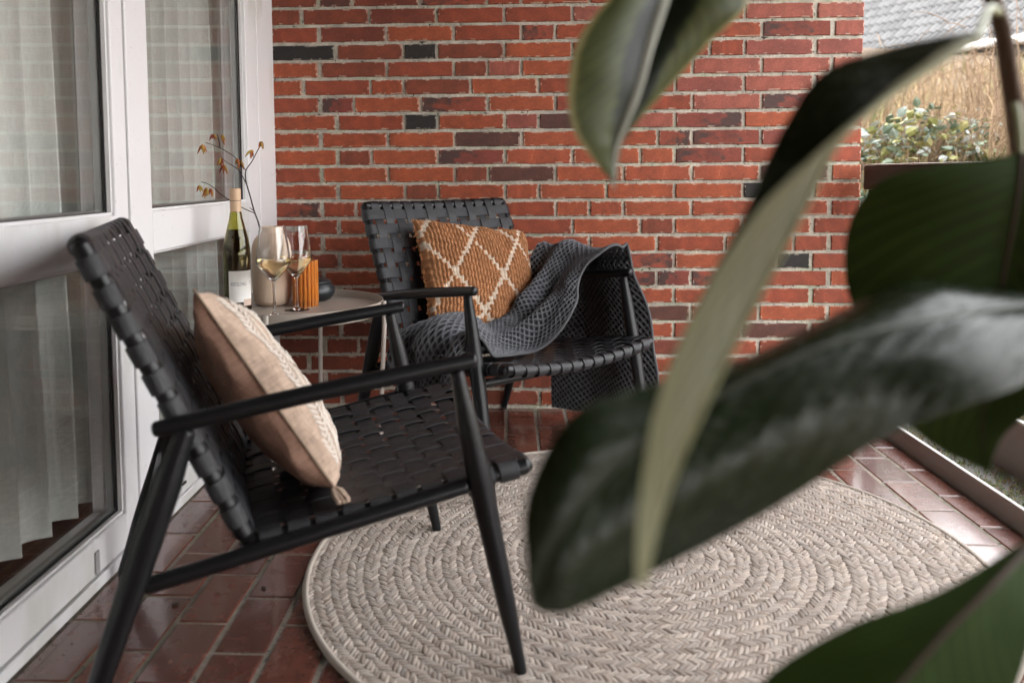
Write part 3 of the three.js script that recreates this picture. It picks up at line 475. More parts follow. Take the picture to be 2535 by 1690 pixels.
function makeChair() {
  const c = thing('woven_armchair', '', 'armchair'), R = rng(91);
  const at = ([x, y], z) => V(x, y, z), add = (n, g, m = M.black) => part(c, n, g, m);
  for (const s of [1, -1]) {
    const w = s * CH.w, wf = s * CH.wf;
    add('front_leg', limb([at(CH.FLt, w), at([lerp(.2108, .3199, .36), lerp(.552, .012, .36)], lerp(w, wf, .36)), at(CH.FLb, wf)], [.0125, .0185, .0215, .018, .0105], { seg: 16 }));
    add('rear_leg', limb([at([-.222, .493], w), at([lerp(-.222, -.3925, .35), lerp(.493, .012, .35)], lerp(w, wf, .35)), at(CH.RLb, wf)], [.0155, .0225, .0225, .019, .011], { seg: 16 }));
    add('armrest', limb([at(CH.AR, w), at([lerp(-.262, .2385, .5), lerp(.5025, .5713, .5) + .003], w), at(CH.AF, w)], [.0125, .0145, .0148, .0145, .013], { seg: 16 }));
    add('side_rail', limb([at(CH.LR, w), at(CH.LF, w)], .0135, { seg: 14 }));
    const foot = add('foot_cap', new THREE.CylinderGeometry(.0095, .0095, .008, 14).translate(CH.FLb[0], .004, wf), M.gasket); add('foot_cap', new THREE.CylinderGeometry(.0095, .0095, .008, 14).translate(CH.RLb[0], .004, wf), M.gasket);
  }
  add('stretcher', limb([at([.2585, .318], CH.w), at([.2585, .318], -CH.w)], .0125)); add('stretcher', limb([at([-.3, .272], CH.w), at([-.3, .272], -CH.w)], .0125));
  // frames of the two woven panels
  const r = .0145, wp = CH.wp;
  function panel(name, P0, P1, dipAmt, rows, cols, P2) {
    const ax = V(P1[0] - P0[0], P1[1] - P0[1], 0), L = ax.length(); ax.normalize();
    const nf = V(-ax.y, ax.x, 0); if (name === 'back' ? nf.x < 0 : nf.y < 0) nf.negate();          // sitting side
    const dip = (z, v) => -dipAmt * (1 - (z / wp) * (z / wp));
    const O = V(P0[0], P0[1], 0), F = (v, z) => O.clone().addScaledVector(ax, v * L).addScaledVector(nf, dip(z, v)).add(V(0, 0, z));   // frame plane
    const bar = (v) => limb([-1, -.5, 0, .5, 1].map((k) => F(v, k * wp)), r, { seg: 14, per: 4 });
    add(name + '_frame', merge([limb([F(0, wp), F(1, wp)], r, { seg: 14, per: 4 }), limb([F(0, -wp), F(1, -wp)], r, { seg: 14, per: 4 }), bar(0), bar(1)]));
    const h0 = r + .0022, amp = .0021, ro = r + .0022;
    const vs = [...Array(rows)].map((_, i) => (i + .72) / (rows + .44)), zs = [...Array(cols)].map((_, j) => lerp(-wp, wp, (j + .72) / (cols + .44)));
    const wave = (x, cs, par) => { let k = 0; while (k < cs.length - 1 && cs[k + 1] < x) k++; if (x < cs[0]) return sgn(0, par) * sstep(0, 1, 1 - (cs[0] - x) / Math.abs(cs[1] - cs[0])); if (k === cs.length - 1) return sgn(k, par) * sstep(0, 1, 1 - (x - cs[k]) / Math.abs(cs[1] - cs[0])); const f = (x - cs[k]) / (cs[k + 1] - cs[k]); return lerp(sgn(k, par), sgn(k + 1, par), sstep(.22, .78, f)); };
    const sgn = (k, par) => (k + par) % 2 ? 1 : -1;
    const arc = (C, dirOut, flip) => { const o = []; for (let k = 1; k <= 9; k++) { const a = k / 9 * 3.9; o.push(C.clone().addScaledVector(nf, Math.cos(a) * ro).addScaledVector(dirOut, Math.sin(a) * ro)); } return o; };
    vs.forEach((v, i) => {                                          // straps across
      const path = [], n = cols * 5;
      arc(F(v, -wp), V(0, 0, -1)).reverse().forEach((p) => path.push(p));
      for (let k = 0; k <= n; k++) { const z = lerp(-wp, wp, k / n); path.push(F(v, z).addScaledVector(nf, h0 + amp * wave(z, zs, i) + (R() - .5) * .0006)); }
      arc(F(v, wp), V(0, 0, 1)).forEach((p) => path.push(p));
      add(name + '_strap', strapGeo(path, ax, .0355 + (R() - .5) * .0016), M.leather);
    });
    zs.forEach((z, j) => {                                          // straps lengthwise
      const path = [], n = rows * 5;
      arc(F(0, z), ax.clone().negate()).reverse().forEach((p) => path.push(p));
      for (let k = 0; k <= n; k++) { const v = k / n; path.push(F(v, z).addScaledVector(nf, h0 - amp * wave(v, vs, j) + (R() - .5) * .0003)); }
      arc(F(1, z), ax).forEach((p) => path.push(p));
      add(name + '_strap', strapGeo(path, V(0, 0, 1), .0325 + (R() - .5) * .0016), M.leather);
    });
  }
  panel('back', [-.138, .312], CH.T, .012, 10, 13);
  panel('seat', CH.B, CH.SF, .026, 10, 13);
  return c;
}
const chairA = makeChair();
Object.assign(chairA.userData, { label: 'black woven leather strap armchair holding the beige tufted cushion', group: 'woven armchairs around the table' });
chairA.position.set(-.3589, 0, 1.5419); chairA.rotation.y = .3197;
const chairB = chairA.clone(); chairB.name = numbered('woven_armchair'); scene.add(chairB);
chairB.userData = { label: 'black woven leather strap armchair holding the orange cushion and grey throw', category: 'armchair', group: 'woven armchairs around the table' };
chairB.position.set(.0114, 0, .515); chairB.rotation.y = -.8568;
const chairPoint = (ch) => (x, y, z) => { ch.updateMatrixWorld(true); return ch.localToWorld(V(x, y, z)); };

// ---------------------------------------------------------------- cushions
// let a soft thing yield where it presses on the seat or the back of a chair
function settle(obj, ch) {
  obj.updateMatrixWorld(true); ch.updateMatrixWorld(true); const p = V(), nx = .9035, ny = .4287;
  obj.traverse((m) => { if (!m.isMesh) return; const a = m.geometry.attributes.position;
    for (let i = 0; i < a.count; i++) { p.fromBufferAttribute(a, i); ch.worldToLocal(m.localToWorld(p)); let hit = false;
      const d = (p.x + .1291) * nx + (p.y - .2937) * ny; if (d < .024) { p.x += (.024 - d) * nx; p.y += (.024 - d) * ny; hit = true; }
      const ys = .2937 + (p.x + .1291) * .1583 + .0235 - .026 * (1 - Math.min(1, (p.z / .289) ** 2)); if (p.y < ys) { p.y = ys + .1 * (ys - p.y) * 0; hit = true; }
      if (hit) { m.worldToLocal(ch.localToWorld(p)); a.setXYZ(i, p.x, p.y, p.z); } }
    m.geometry.computeVertexNormals(); });
}
// pillow half-surface: f = +1 front, -1 back; returns local point (x across, y up, z out)
function pillowPoint(a, b, f, W, Hh, T, s, puff = 1) {
  const u = a * 2 - 1, v = b * 2 - 1, pinch = .055, x = u * W / 2 * (1 - pinch * (1 - v * v) * Math.abs(u)), y = v * Hh / 2 * (1 - pinch * (1 - u * u) * Math.abs(v));
  const d = Math.pow(Math.max(0, (1 - u * u) * (1 - v * v)), .42), near = 1 - Math.min(1, d * 1.2);
  const wr = (fbm(u * 3 + 9, v * 3, s, 3) - .5) * .022 * Math.min(1, d * 3) + .0055 * Math.sin((u * 1.2 + v * .6) * 16 + 4 * fbm(u * 2, v * 2, s + 3, 2)) * near * Math.min(1, d * 6) * (Math.abs(v) > Math.abs(u) ? Math.abs(v) : Math.abs(u));
  return V(x, y, f * (T / 2 * d * puff + wr * f));
}
{
  // beige cushion on the first chair
  const P = chairPoint(chairA), o = P(-.085, .464, -.005);
  const cu = thing('tufted_cushion', 'beige square cushion with white tufted chevron stripes on the first armchair', 'cushion');
  cu.position.copy(o); cu.rotation.order = 'YXZ'; cu.rotation.set(-.55, 2.0, -.33);
  const W = .41, Hh = .42, T = .145;
  const cloth = (c, s) => std({ color: new THREE.Color(...c), roughness: .95, map: tex(256, 256, (u, v) => { const k = .93 + .12 * (vnoise(u * 128, v * 16, s, 128, 16) - .5) + .12 * (vnoise(u * 16, v * 128, s + 1, 16, 128) - .5) + .08 * (fbm(u * 5, v * 5, s + 2, 3, 5, 5) - .5); return [255 * k, 255 * k, 255 * k]; }, { rx: 2, ry: 2 }), bumpMap: tex(256, 256, (u, v) => 128 + 100 * (vnoise(u * 128, v * 30, s + 3, 128, 30) - .5) + 100 * (vnoise(u * 30, v * 128, s + 4, 30, 128) - .5), { srgb: false, rx: 3, ry: 3 }), bumpScale: .0008 });
  const beige = cloth([.58, .425, .325], 121), rose = cloth([.6, .365, .265], 131), tuftM = std({ color: new THREE.Color(.63, .56, .49), roughness: 1 });
  const front = part(cu, 'front_cover', gridGeo(60, 60, (a, b) => pillowPoint(a, b, 1, W, Hh, T, 141)), beige);
  part(cu, 'back_cover', gridGeo(60, 60, (a, b) => pillowPoint(a, b, -1, W, Hh, T, 151)), rose);
  const seam = []; for (let i = 0; i <= 80; i++) { const t = i / 80 * 4, k = Math.floor(t) % 4, f = t - Math.floor(t), q = [[f, 0], [1, f], [1 - f, 1], [0, 1 - f]][k]; seam.push(pillowPoint(q[0], q[1], 1, W, Hh, T, 141)); }
  part(cu, 'seam', limb(seam, .0032, { seg: 6, per: 2 }), cloth([.40, .29, .21], 161));
  // white tufts: chevron bands, each tuft a small plump loop lying on the cover
  const loop = new THREE.IcosahedronGeometry(1, 1), q = rng(101);
  const nrmAt = (a, b) => { const e = .004, p = pillowPoint(a, b, 1, W, Hh, T, 141), pa = pillowPoint(a + e, b, 1, W, Hh, T, 141), pb = pillowPoint(a, b + e, 1, W, Hh, T, 141); return [p, V().crossVectors(pa.sub(p), pb.clone().sub(p)).normalize()]; };
  function band(a0, wd, ang, n, len) {
    const out = [];
    for (let i = 0; i < n; i++) for (const s of [-1, 1]) {
      const b = .06 + .88 * (i + .5) / n, a = a0 + s * wd; const [p, N] = nrmAt(clamp(a, .02, .98), b), up = V(0, 1, 0).addScaledVector(N, -N.y).normalize(), rt = V().crossVectors(up, N);
      const m = new THREE.Matrix4().makeBasis(rt.clone().multiplyScalar(Math.cos(s * ang)).addScaledVector(up, Math.sin(s * ang) * s * s), N, V().crossVectors(rt.clone().multiplyScalar(Math.cos(ang)).addScaledVector(up, s * Math.sin(ang)), N));
      m.makeBasis(rt.clone().multiplyScalar(Math.cos(ang)).addScaledVector(up, s * Math.sin(ang)).normalize(), N, V().crossVectors(rt.clone().multiplyScalar(Math.cos(ang)).addScaledVector(up, s * Math.sin(ang)).normalize(), N)).setPosition(p.addScaledVector(N, .0008));
      out.push(loop.clone().scale(len * (.9 + .2 * q()), .0022, .0042).applyMatrix4(m));
    }
    return merge(out);
  }
  for (const [a0, wd, n, len] of [[.115, .02, 34, .012], [.30, .02, 34, .012], [.5, .024, 32, .014], [.70, .02, 34, .012], [.885, .02, 34, .012]]) part(front, 'tuft_stripe', band(a0, wd, .6, n, len), tuftM);
  for (const [a0, n] of [[.2, 40], [.4, 40], [.6, 40], [.8, 40]]) part(front, 'tuft_line', band(a0, .003, 1.45, n, .006), tuftM);
  for (const [sx, sy] of [[-1, -1]]) { // knotted corner
    const b = V(sx * W / 2, sy * Hh / 2, 0), d = V(sx, sy, 0).normalize(); const st = []; for (let i = 0; i < 9; i++) { const j = V((q() - .5) * .022, (q() - .5) * .022, (q() - .5) * .022); st.push(limb([b.clone().addScaledVector(d, -.006), b.clone().addScaledVector(d, .014).add(j.clone().multiplyScalar(.7)), b.clone().addScaledVector(d, .034 + .008 * q()).add(j)], [.003, .0055, .004], { seg: 6, per: 3 })); }
    part(cu, 'tassel', merge(st), beige);
  }
  settle(cu, chairA);
}
{
  // orange knitted cushion on the second chair
  const P = chairPoint(chairB), o = P(-.15, .535, -.018);
  const cu = thing('knitted_cushion', 'rust orange knitted cushion with cream diamond lines on the second armchair', 'cushion');
  cu.position.copy(o); cu.rotation.order = 'YXZ'; cu.rotation.set(-.52, .66, -.15);
  const W = .435, Hh = .41, T = .15, ribs = 36, rowsN = 46, q = rng(111);
  const isLine = (a, b) => { const i = Math.floor(a * ribs), j = Math.floor(b * rowsN) , u = (i + .5) / ribs, v = (j + .5) / rowsN + .012 * (hash(i, 0, 5) - .5); const p = u * 2.38 + .048, s = v * 1.56 + .236, d1 = Math.abs(((p + s) % 1 + 1) % 1 - .5), d2 = Math.abs(((p - s) % 1 + 1) % 1 - .5); return Math.min(d1, d2) < .047; };
  const colOf = (a, b) => { const i = Math.floor(a * ribs), j = Math.floor(b * rowsN * 1.0); if (isLine(a, b)) { const k = .92 + .16 * hash(i, j, 7); return [.56 * k, .45 * k, .35 * k]; } const k = .78 + .44 * hash(i, j, 9) * .7 + .25 * hash(i, 0, 11) * .6; return [.39 * k, .18 * k, .08 * k]; };
  const knit = std({ vertexColors: true, roughness: 1, bumpMap: tex(64, 64, (u, v) => 255 * vnoise(u * 24, v * 24, 171, 24, 24), { srgb: false, rx: 40, ry: 40 }), bumpScale: .0008 });
  const knitGeo = (f, s) => gridGeo(ribs * 6, rowsN * 4, (a, b) => {
    const p = pillowPoint(a, b, f, W, Hh, T, s), ia = a * ribs, ib = b * rowsN + .5 * (Math.floor(ia) % 2) + .4 * (hash(Math.floor(ia), 3, 13) - .5), edge = Math.min(a, 1 - a, b, 1 - b) * 14, line = isLine(a, b);
    const rib = Math.pow(Math.abs(Math.sin(ia * Math.PI)), .7), bead = .55 + .45 * Math.abs(Math.sin(ib * Math.PI)); p.z += f * (line ? .002 * rib : .0085 * rib * bead) * Math.min(1, edge + .25); p.x += .0016 * Math.sin(ib * 2.1 + ia); return p;
  }, null, colOf);
  part(cu, 'front_cover', knitGeo(1, 181), knit);
  part(cu, 'back_cover', gridGeo(40, 40, (a, b) => pillowPoint(a, b, -1, W, Hh, T, 191)), std({ color: new THREE.Color(.4, .17, .07), roughness: .95 }));
  const fr = []; for (let i = 0; i < 260; i++) { const t = q() * 4, k = Math.floor(t), f = t - k, [a, b] = [[f, 0], [1, f], [1 - f, 1], [0, 1 - f]][k], p = pillowPoint(a, b, 1, W, Hh, T, 181), d = V(a - .5, b - .5, 0).normalize(); fr.push(limb([p.clone().addScaledVector(d, -.005), p.clone().addScaledVector(d, .005).add(V(0, 0, (q() - .5) * .01)), p.clone().addScaledVector(d, .004).add(V((q() - .5) * .014, (q() - .5) * .014, (q() - .5) * .014))], .0017, { seg: 5, per: 2 })); }
  part(cu, 'yarn_edge', merge(fr), std({ color: new THREE.Color(.42, .19, .075), roughness: 1 }));
  settle(cu, chairB);
}

// ---------------------------------------------------------------- waffle throw over the second chair
{
  const P = chairPoint(chairB);
  const key = [[.312, .25], [.305, .33], [.27, .375], [.2, .378], [.12, .352], [.04, .352], [-.04, .378], [-.12, .432], [-.19, .505], [-.25, .578], [-.3, .63], [-.335, .626], [-.36, .58], [-.37, .48], [-.376, .34], [-.38, .2], [-.384, .1], [-.386, .045]];
  const curve = new THREE.CatmullRomCurve3(key.map(([z, y]) => V(0, y, z)), false, 'centripetal'), LEN = curve.getLength();
  const onArm = (t) => sstep(.42, .66, t);
  const surf = (a, b) => {                                            // a along the throw, b from back to front edge
    const c = curve.getPointAt(a), tg = curve.getTangentAt(a), n = V(0, -tg.z, tg.y); if (n.y < 0 && a < .66) n.negate(); if (a >= .6 && n.z > 0) n.negate();
    const seat = 1 - sstep(.34, .6, a), hang = sstep(.66, .8, a), x0 = lerp(lerp(-.1, -.2, onArm(a)), -.19, hang), x1 = lerp(lerp(.168 + .03 * Math.sin(a * 21), .205, onArm(a)), .262, hang) + .008 * Math.sin(a * 37);
    const ph = b * lerp(13, 8, onArm(a)) + 3.2 * fbm(a * 3, b * 2, 201, 2) + a * 4, fold = (.5 + .5 * Math.sin(ph)) * lerp(.046, .03, hang) * (1 - .55 * sstep(.5, .62, a) * (1 - hang)) * (.5 + .8 * fbm(a * 4, b * 2.5, 203, 2));
    const lump = .06 * seat * sstep(.25, .75, fbm(a * 9 + 3, b * 3.2, 205, 2)) * (1 - .5 * b), frontDrop = seat * .012 * sstep(.86, 1, b) * -1;
    const sag = seat * .03 * ((x0 + (x1 - x0) * b) - .1) * .6;
    const off = .004 + fold + lump + frontDrop;
    const X = lerp(x0, x1, b) + .012 * Math.sin(ph * .5 + a * 9), Zz = c.z + n.z * off, ys = .2937 + (X + .1291) * .1583 + .0225 - .026 * (1 - Math.min(1, (Zz / .289) ** 2));
    let Y = c.y + n.y * off + sag + (a < .6 ? .155 * (lerp(x0, x1, b) - .0) * seat : .1375 * lerp(x0, x1, b) * (1 - seat) * (1 - hang * .6)); const flat = (1 - sstep(.27, .4, a)) * sstep(.08, .15, a);
    Y = lerp(Y, ys + .005 + fold * .35, flat * sstep(.62, .97, b)); if (flat > .5) Y = Math.max(Y, ys + .004);
    return V(X, Y, Zz);
  };
  const cell = .0155, mat = std({ vertexColors: true, roughness: 1, bumpMap: tex(64, 64, (u, v) => 255 * vnoise(u * 24, v * 24, 213, 24, 24), { srgb: false, rx: 60, ry: 60 }), bumpScale: .0008 });
  const place = (p) => P(p.x, p.y, p.z);
  // honeycomb relief: raised ribs round sunken cells, running aslant to the folds
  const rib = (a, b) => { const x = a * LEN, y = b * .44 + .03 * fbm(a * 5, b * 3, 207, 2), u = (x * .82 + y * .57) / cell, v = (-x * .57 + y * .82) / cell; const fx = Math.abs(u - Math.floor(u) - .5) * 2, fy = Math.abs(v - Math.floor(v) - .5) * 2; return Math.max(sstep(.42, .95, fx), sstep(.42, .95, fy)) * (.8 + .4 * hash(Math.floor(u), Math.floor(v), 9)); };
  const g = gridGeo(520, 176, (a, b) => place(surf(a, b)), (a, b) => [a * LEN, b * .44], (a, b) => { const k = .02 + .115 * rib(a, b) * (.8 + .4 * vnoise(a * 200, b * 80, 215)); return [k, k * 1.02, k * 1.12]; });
  { const p = g.attributes.position, n = g.attributes.normal, uv = g.attributes.uv; for (let i = 0; i < p.count; i++) { const h = .005 * rib(uv.getX(i) / LEN, uv.getY(i) / .44) * (n.getY(i) < -.2 ? -1 : 1); p.setXYZ(i, p.getX(i) + n.getX(i) * h, p.getY(i) + n.getY(i) * h, p.getZ(i) + n.getZ(i) * h); } g.computeVertexNormals(); }
  const t = thing('waffle_throw', 'charcoal grey waffle knit throw draped over seat and armrest', 'throw');
  part(t, 'cloth', g, mat);
  const hem = []; for (let i = 0; i <= 90; i++) hem.push(place(surf(i / 90, 1)));
  part(t, 'hem', limb(hem, .0052, { seg: 7, per: 2 }), std({ color: new THREE.Color(.075, .076, .081), roughness: 1 }));
}

// ---------------------------------------------------------------- side table and the things on it
{
  const C = [-.592, 0, .75], r = .25, t = thing('tray_table', 'round taupe metal tray table with slim pale legs in the corner', 'table', { at: C });
  const paint = std({ color: new THREE.Color(.36, .31, .265), roughness: .42, bumpMap: tex(64, 64, (u, v) => 255 * fbm(u * 20, v * 20, 221, 2, 20, 20), { srgb: false, rx: 6, ry: 6 }), bumpScale: .0003 }), leg = std({ color: new THREE.Color(.44, .39, .345), roughness: .45 });
  part(t, 'tray', lathe([[0, .502], [r - .006, .502], [r - .003, .505], [r - .0025, .524], [r - .001, .5255], [r, .524], [r, .501], [r - .004, .4975], [0, .4975]], 96), paint);
  for (const a of [.05, 1.62, 3.19, 4.76]) {
    const x = Math.cos(a), z = Math.sin(a), L = part(t, 'leg', merge([limb([[x * (r + .007), .522, z * (r + .007)], [x * (r + .007), .47, z * (r + .007)], [x * (r - .004), .25, z * (r - .004)], [x * (r - .01), .012, z * (r - .01)]], .0068, { seg: 12, per: 6 })]), leg);
    part(L, 'foot', new THREE.CylinderGeometry(.0075, .0075, .01, 12).translate(x * (r - .01), .005, z * (r - .01)), M.gasket);
  }
  part(t, 'under_ring', new THREE.TorusGeometry(r - .012, .0045, 8, 72).rotateX(Math.PI / 2).translate(0, .49, 0), leg);
}
const TOP = .5022;
{
  // wine bottle
  const b = thing('wine_bottle', 'slender olive green wine bottle with a white label on the tray table', 'bottle', { at: [-.745, TOP, .79] });
  const prof = [[.0, .002], [.030, .0], [.0365, .004], [.0375, .012], [.0375, .155], [.0368, .178], [.0325, .206], [.0255, .234], [.0185, .262], [.0148, .285], [.0138, .305]];
  const glass = phy({ color: new THREE.Color(.92, .95, .8), transmission: 1, thickness: .004, ior: 1.5, roughness: .02, attenuationColor: new THREE.Color(.30, .26, .03), attenuationDistance: .007 });
  part(b, 'glass', lathe([...prof, [.0138, .336], [.0105, .336], [.0108, .30], [.0122, .284], [.0158, .262], [.0228, .234], [.0298, .206], [.034, .178], [.0345, .155], [.0345, .014], [.03, .008], [0, .012]], 56), glass);
  part(b, 'wine', lathe([[0, .0135], [.029, .0096], [.0338, .0155], [.0338, .155], [.0333, .178], [.029, .206], [.0222, .232], [.0, .232]], 48), phy({ color: 0xffffff, transmission: 1, thickness: .05, ior: 1.34, roughness: .0, attenuationColor: new THREE.Color(.42, .30, .05), attenuationDistance: .022 }));
  const cap = std({ color: new THREE.Color(.62, .42, .27), roughness: .4 });
  const cp = part(b, 'cap', lathe([[.0142, .282], [.0152, .283], [.0152, .312], [.0146, .3125], [.0146, .3145], [.0152, .315], [.0153, .3235], [.0148, .324], [.0148, .326], [.0153, .3265], [.0153, .3455], [.0145, .348], [0, .3485]], 40), cap);
  part(cp, 'ring', lathe([[.0149, .3128], [.0151, .3133], [.0149, .3142]], 32), M.gasket);
  // label: a paper patch wrapped round the front, printed
  const cv = document.createElement('canvas'); cv.width = 512; cv.height = 512; const x = cv.getContext('2d');
  x.fillStyle = '#eceae6'; x.fillRect(0, 0, 512, 512); x.fillStyle = '#64676d'; x.font = '76px sans-serif'; x.fillText('RIESLING', 40, 240); x.fillText('T', 440, 240); x.fillStyle = '#a6a8ad'; x.fillRect(470, 60, 8, 60); x.fillRect(455, 85, 6, 30);
  const lt = new THREE.CanvasTexture(cv); lt.colorSpace = THREE.SRGBColorSpace;
  const a0 = -.35, a1 = 1.55, lab = gridGeo(24, 2, (a, v) => { const th = lerp(a0, a1, a); return V(Math.sin(th) * .0379, lerp(.03, .118, v), Math.cos(th) * .0379); });
  part(b, 'label', lab, std({ map: lt, roughness: .75 }), 'white paper label lettered RIESLING');
  const st = gridGeo(8, 1, (a, v) => { const th = lerp(.72, 1.5, a); return V(Math.sin(th) * .0383, lerp(.019, .038, v), Math.cos(th) * .0383); });
  part(b, 'beige_patch', st, std({ color: new THREE.Color(.6, .46, .38), roughness: .7 }));  // plain beige patch over the lower corner of the label
  for (const k of [-.22, .08, .4]) { const g = new THREE.CircleGeometry(.003, 4).scale(.8, 1.4, 1); const m = part(b, 'emblem', g, std({ color: new THREE.Color(.01, .01, .012) })); m.position.set(Math.sin(k + .2) * .0318, .2125 + .002 * Math.cos(k * 8), Math.cos(k + .2) * .0318); m.rotation.set(-.17, k + .2, 0); }
}
{
  const v = thing('rounded_vase', 'matt peach beige rounded vase holding the flowering twig', 'vase', { at: [-.682, TOP, .668] });
  part(v, 'body', lathe([[0, .0], [.036, 0], [.046, .004], [.053, .018], [.0565, .045], [.058, .09], [.058, .15], [.0555, .175], [.048, .195], [.038, .208], [.034, .215], [.0335, .228], [.031, .2285], [.0305, .215], [.034, .205], [.045, .19], [.0525, .17], [.0545, .1], [.05, .02], [0, .012]], 64), std({ color: new THREE.Color(.68, .52, .39), roughness: .72, bumpMap: tex(128, 128, (u, w) => 255 * fbm(u * 30, w * 30, 231, 3, 30, 30), { srgb: false }), bumpScale: .0006 }));
}
{
  const tw = thing('flowering_twig', 'thin dark branching twig with small orange yellow flowers in the vase', 'twig');
  const cx = .0379, cy = .888, cz = 3.2125, bring = ([x, y], z) => { const k = (cz - z) / (cz - .69); return V(cx + (x - cx) * k, cy + (y - cy) * k, z); };
  const dz = (x) => .672 + Math.max(0, -.70 - x) * .9, pt = ([x, y]) => bring([x, y], dz(x));
  const stem = std({ color: new THREE.Color(.035, .022, .016), roughness: .7 });
  const br = [[[-.70, .60], [-.705, .70], [-.71, .742], [-.723, .782], [-.734, .827], [-.745, .871], [-.744, .9], [-.726, .926], [-.71, .955], [-.698, .976]], [[-.744, .9], [-.758, .921], [-.776, .94], [-.817, .966], [-.859, .982]], [[-.817, .966], [-.821, .99], [-.825, 1.005]], [[-.739, .85], [-.764, .9], [-.782, .914], [-.805, .929], [-.815, .94]], [[-.764, .9], [-.758, .924]], [[-.723, .776], [-.748, .787], [-.785, .808], [-.824, .835], [-.836, .848], [-.857, .862], [-.875, .868]], [[-.722, .781], [-.736, .792]]];
  br.forEach((l, i) => part(tw, i ? 'branch' : 'stem', limb(l.map(pt), i ? [.0014, .0013, .001] : [.0026, .0023, .002, .0016, .0012], { seg: 7, per: 4 }), stem));
  const fl = [[-.837, 1.006], [-.813, 1.004], [-.869, .977], [-.725, .96], [-.698, .984], [-.767, .935], [-.815, .937], [-.808, .918], [-.882, .858], [-.847, .848], [-.86, .85], [-.76, .928]], q = rng(131);
  const cols = [[.34, .09, .02], [.4, .2, .03], [.2, .035, .02], [.38, .26, .04]].map((c) => std({ color: new THREE.Color(...c), roughness: .7 }));
  fl.forEach((f) => {
    const o = pt(f), fg = new THREE.Group(); fg.name = 'flower'; fg.position.copy(o); tw.add(fg);
    for (let i = 0; i < 6; i++) { const d = V(q() - .5, -.5 - .5 * q(), q() - .5).normalize().multiplyScalar(.014 + .018 * q()), g = limb([[0, 0, 0], d.clone().multiplyScalar(.5).add(V(0, .002, 0)), d], [.001, .0034, .0026, .0006], { seg: 6, per: 4 }); g.scale(1, 1, .8); part(fg, 'petal', g, cols[Math.floor(q() * 4)]); }
  });
}
function wineGlass(x, z, s, label) {
  const g = thing('wine_glass', label, 'wine glass', { at: [x, TOP, z], group: 'wine glasses on the tray table' });
  const clear = phy({ color: 0xffffff, transmission: 1, thickness: .001, ior: 1.5, roughness: 0 });
  // outside up, inside down, then the wine nested in the bowl
  const outer = [[0, 0], [.036, 0], [.0365, .0012], [.02, .003], [.008, .006], [.0045, .014], [.0038, .05], [.004, .088], [.0075, .098], [.018, .1075], [.034, .127], [.0448, .1425], [.0462, .149], [.0454, .158], [.0404, .2], [.0352, .245]];
  const inner = [[.0343, .245], [.0395, .2], [.0445, .158], [.0452, .149], [.0438, .1432], [.0332, .1285], [.0175, .1095], [.008, .1035], [0, .1025]];
  part(g, 'glass', lathe([...outer, ...inner], 56).scale(s, s, s), clear);
  const i = .0003; part(g, 'wine', lathe([[0, .1028 + i], [.0078, .1038 + i], [.0172, .1098 + i], [.0329, .1288 + i], [.0434, .1434 + i], [.0448, .149], [.0442, .157], [.0, .1565]], 56).scale(s, s, s), phy({ color: 0xffffff, transmission: 1, thickness: .03, ior: 1.34, roughness: 0, attenuationColor: new THREE.Color(.93, .72, .34), attenuationDistance: .11 }));
}
wineGlass(-.6185, .875, 1, 'stemmed glass of white wine in front of the beige vase');
wineGlass(-.583, .772, .985, 'stemmed glass of white wine in front of the amber tumbler');
{
  const n = 18, sh = new THREE.Shape(), hole = new THREE.Path(), N = n * 8;
  for (let i = 0; i <= N; i++) { const a = i / N * Math.PI * 2, r = .0328 + .0044 * Math.pow(Math.abs(Math.cos(a * n / 2)), .6), x = r * Math.cos(a), y = r * Math.sin(a); i ? sh.lineTo(x, y) : sh.moveTo(x, y); }
  for (let i = 0; i <= 64; i++) { const a = -i / 64 * Math.PI * 2, x = .0295 * Math.cos(a), y = .0295 * Math.sin(a); i ? hole.lineTo(x, y) : hole.moveTo(x, y); }
  const t = thing('ribbed_tumbler', 'amber glass cylinder with vertical ribs on the tray table', 'glass', { at: [-.577, TOP, .692] });
  const solid = new THREE.ExtrudeGeometry(sh, { depth: .012, bevelEnabled: false, curveSegments: 1 }).rotateX(-Math.PI / 2); sh.holes.push(hole);
  const side = new THREE.ExtrudeGeometry(sh, { depth: .12, bevelEnabled: true, bevelSize: .0006, bevelThickness: .0008, bevelSegments: 2, curveSegments: 1 }).rotateX(-Math.PI / 2).translate(0, .0135, 0);
  const amber = phy({ color: new THREE.Color(.86, .30, .05), transmission: .5, thickness: .006, ior: 1.5, roughness: .1, attenuationColor: new THREE.Color(.8, .3, .05), attenuationDistance: .012 });
  part(t, 'wall', side, amber); part(t, 'base', solid, amber);
}
{
  const p = thing('lidded_pot', 'small black lidded pot behind the amber glass', 'pot', { at: [-.575, TOP, .59] }), iron = std({ color: new THREE.Color(.014, .018, .021), roughness: .38, bumpMap: tex(64, 64, (u, v) => 255 * fbm(u * 20, v * 20, 241, 2, 20, 20), { srgb: false, rx: 3, ry: 2 }), bumpScale: .0005 });
  part(p, 'body', lathe([[0, 0], [.036, 0], [.05, .006], [.0605, .02], [.063, .03], [.060, .042], [.053, .052], [.0505, .056], [.0, .056]], 56), iron);
  const l = part(p, 'lid', lathe([[.0515, .0568], [.052, .059], [.05, .062], [.036, .068], [.018, .072], [0, .073]], 56), iron);
  part(l, 'knob', lathe([[.005, .0725], [.0045, .077], [.008, .081], [.0085, .085], [.005, .089], [0, .09]], 24), iron);
}

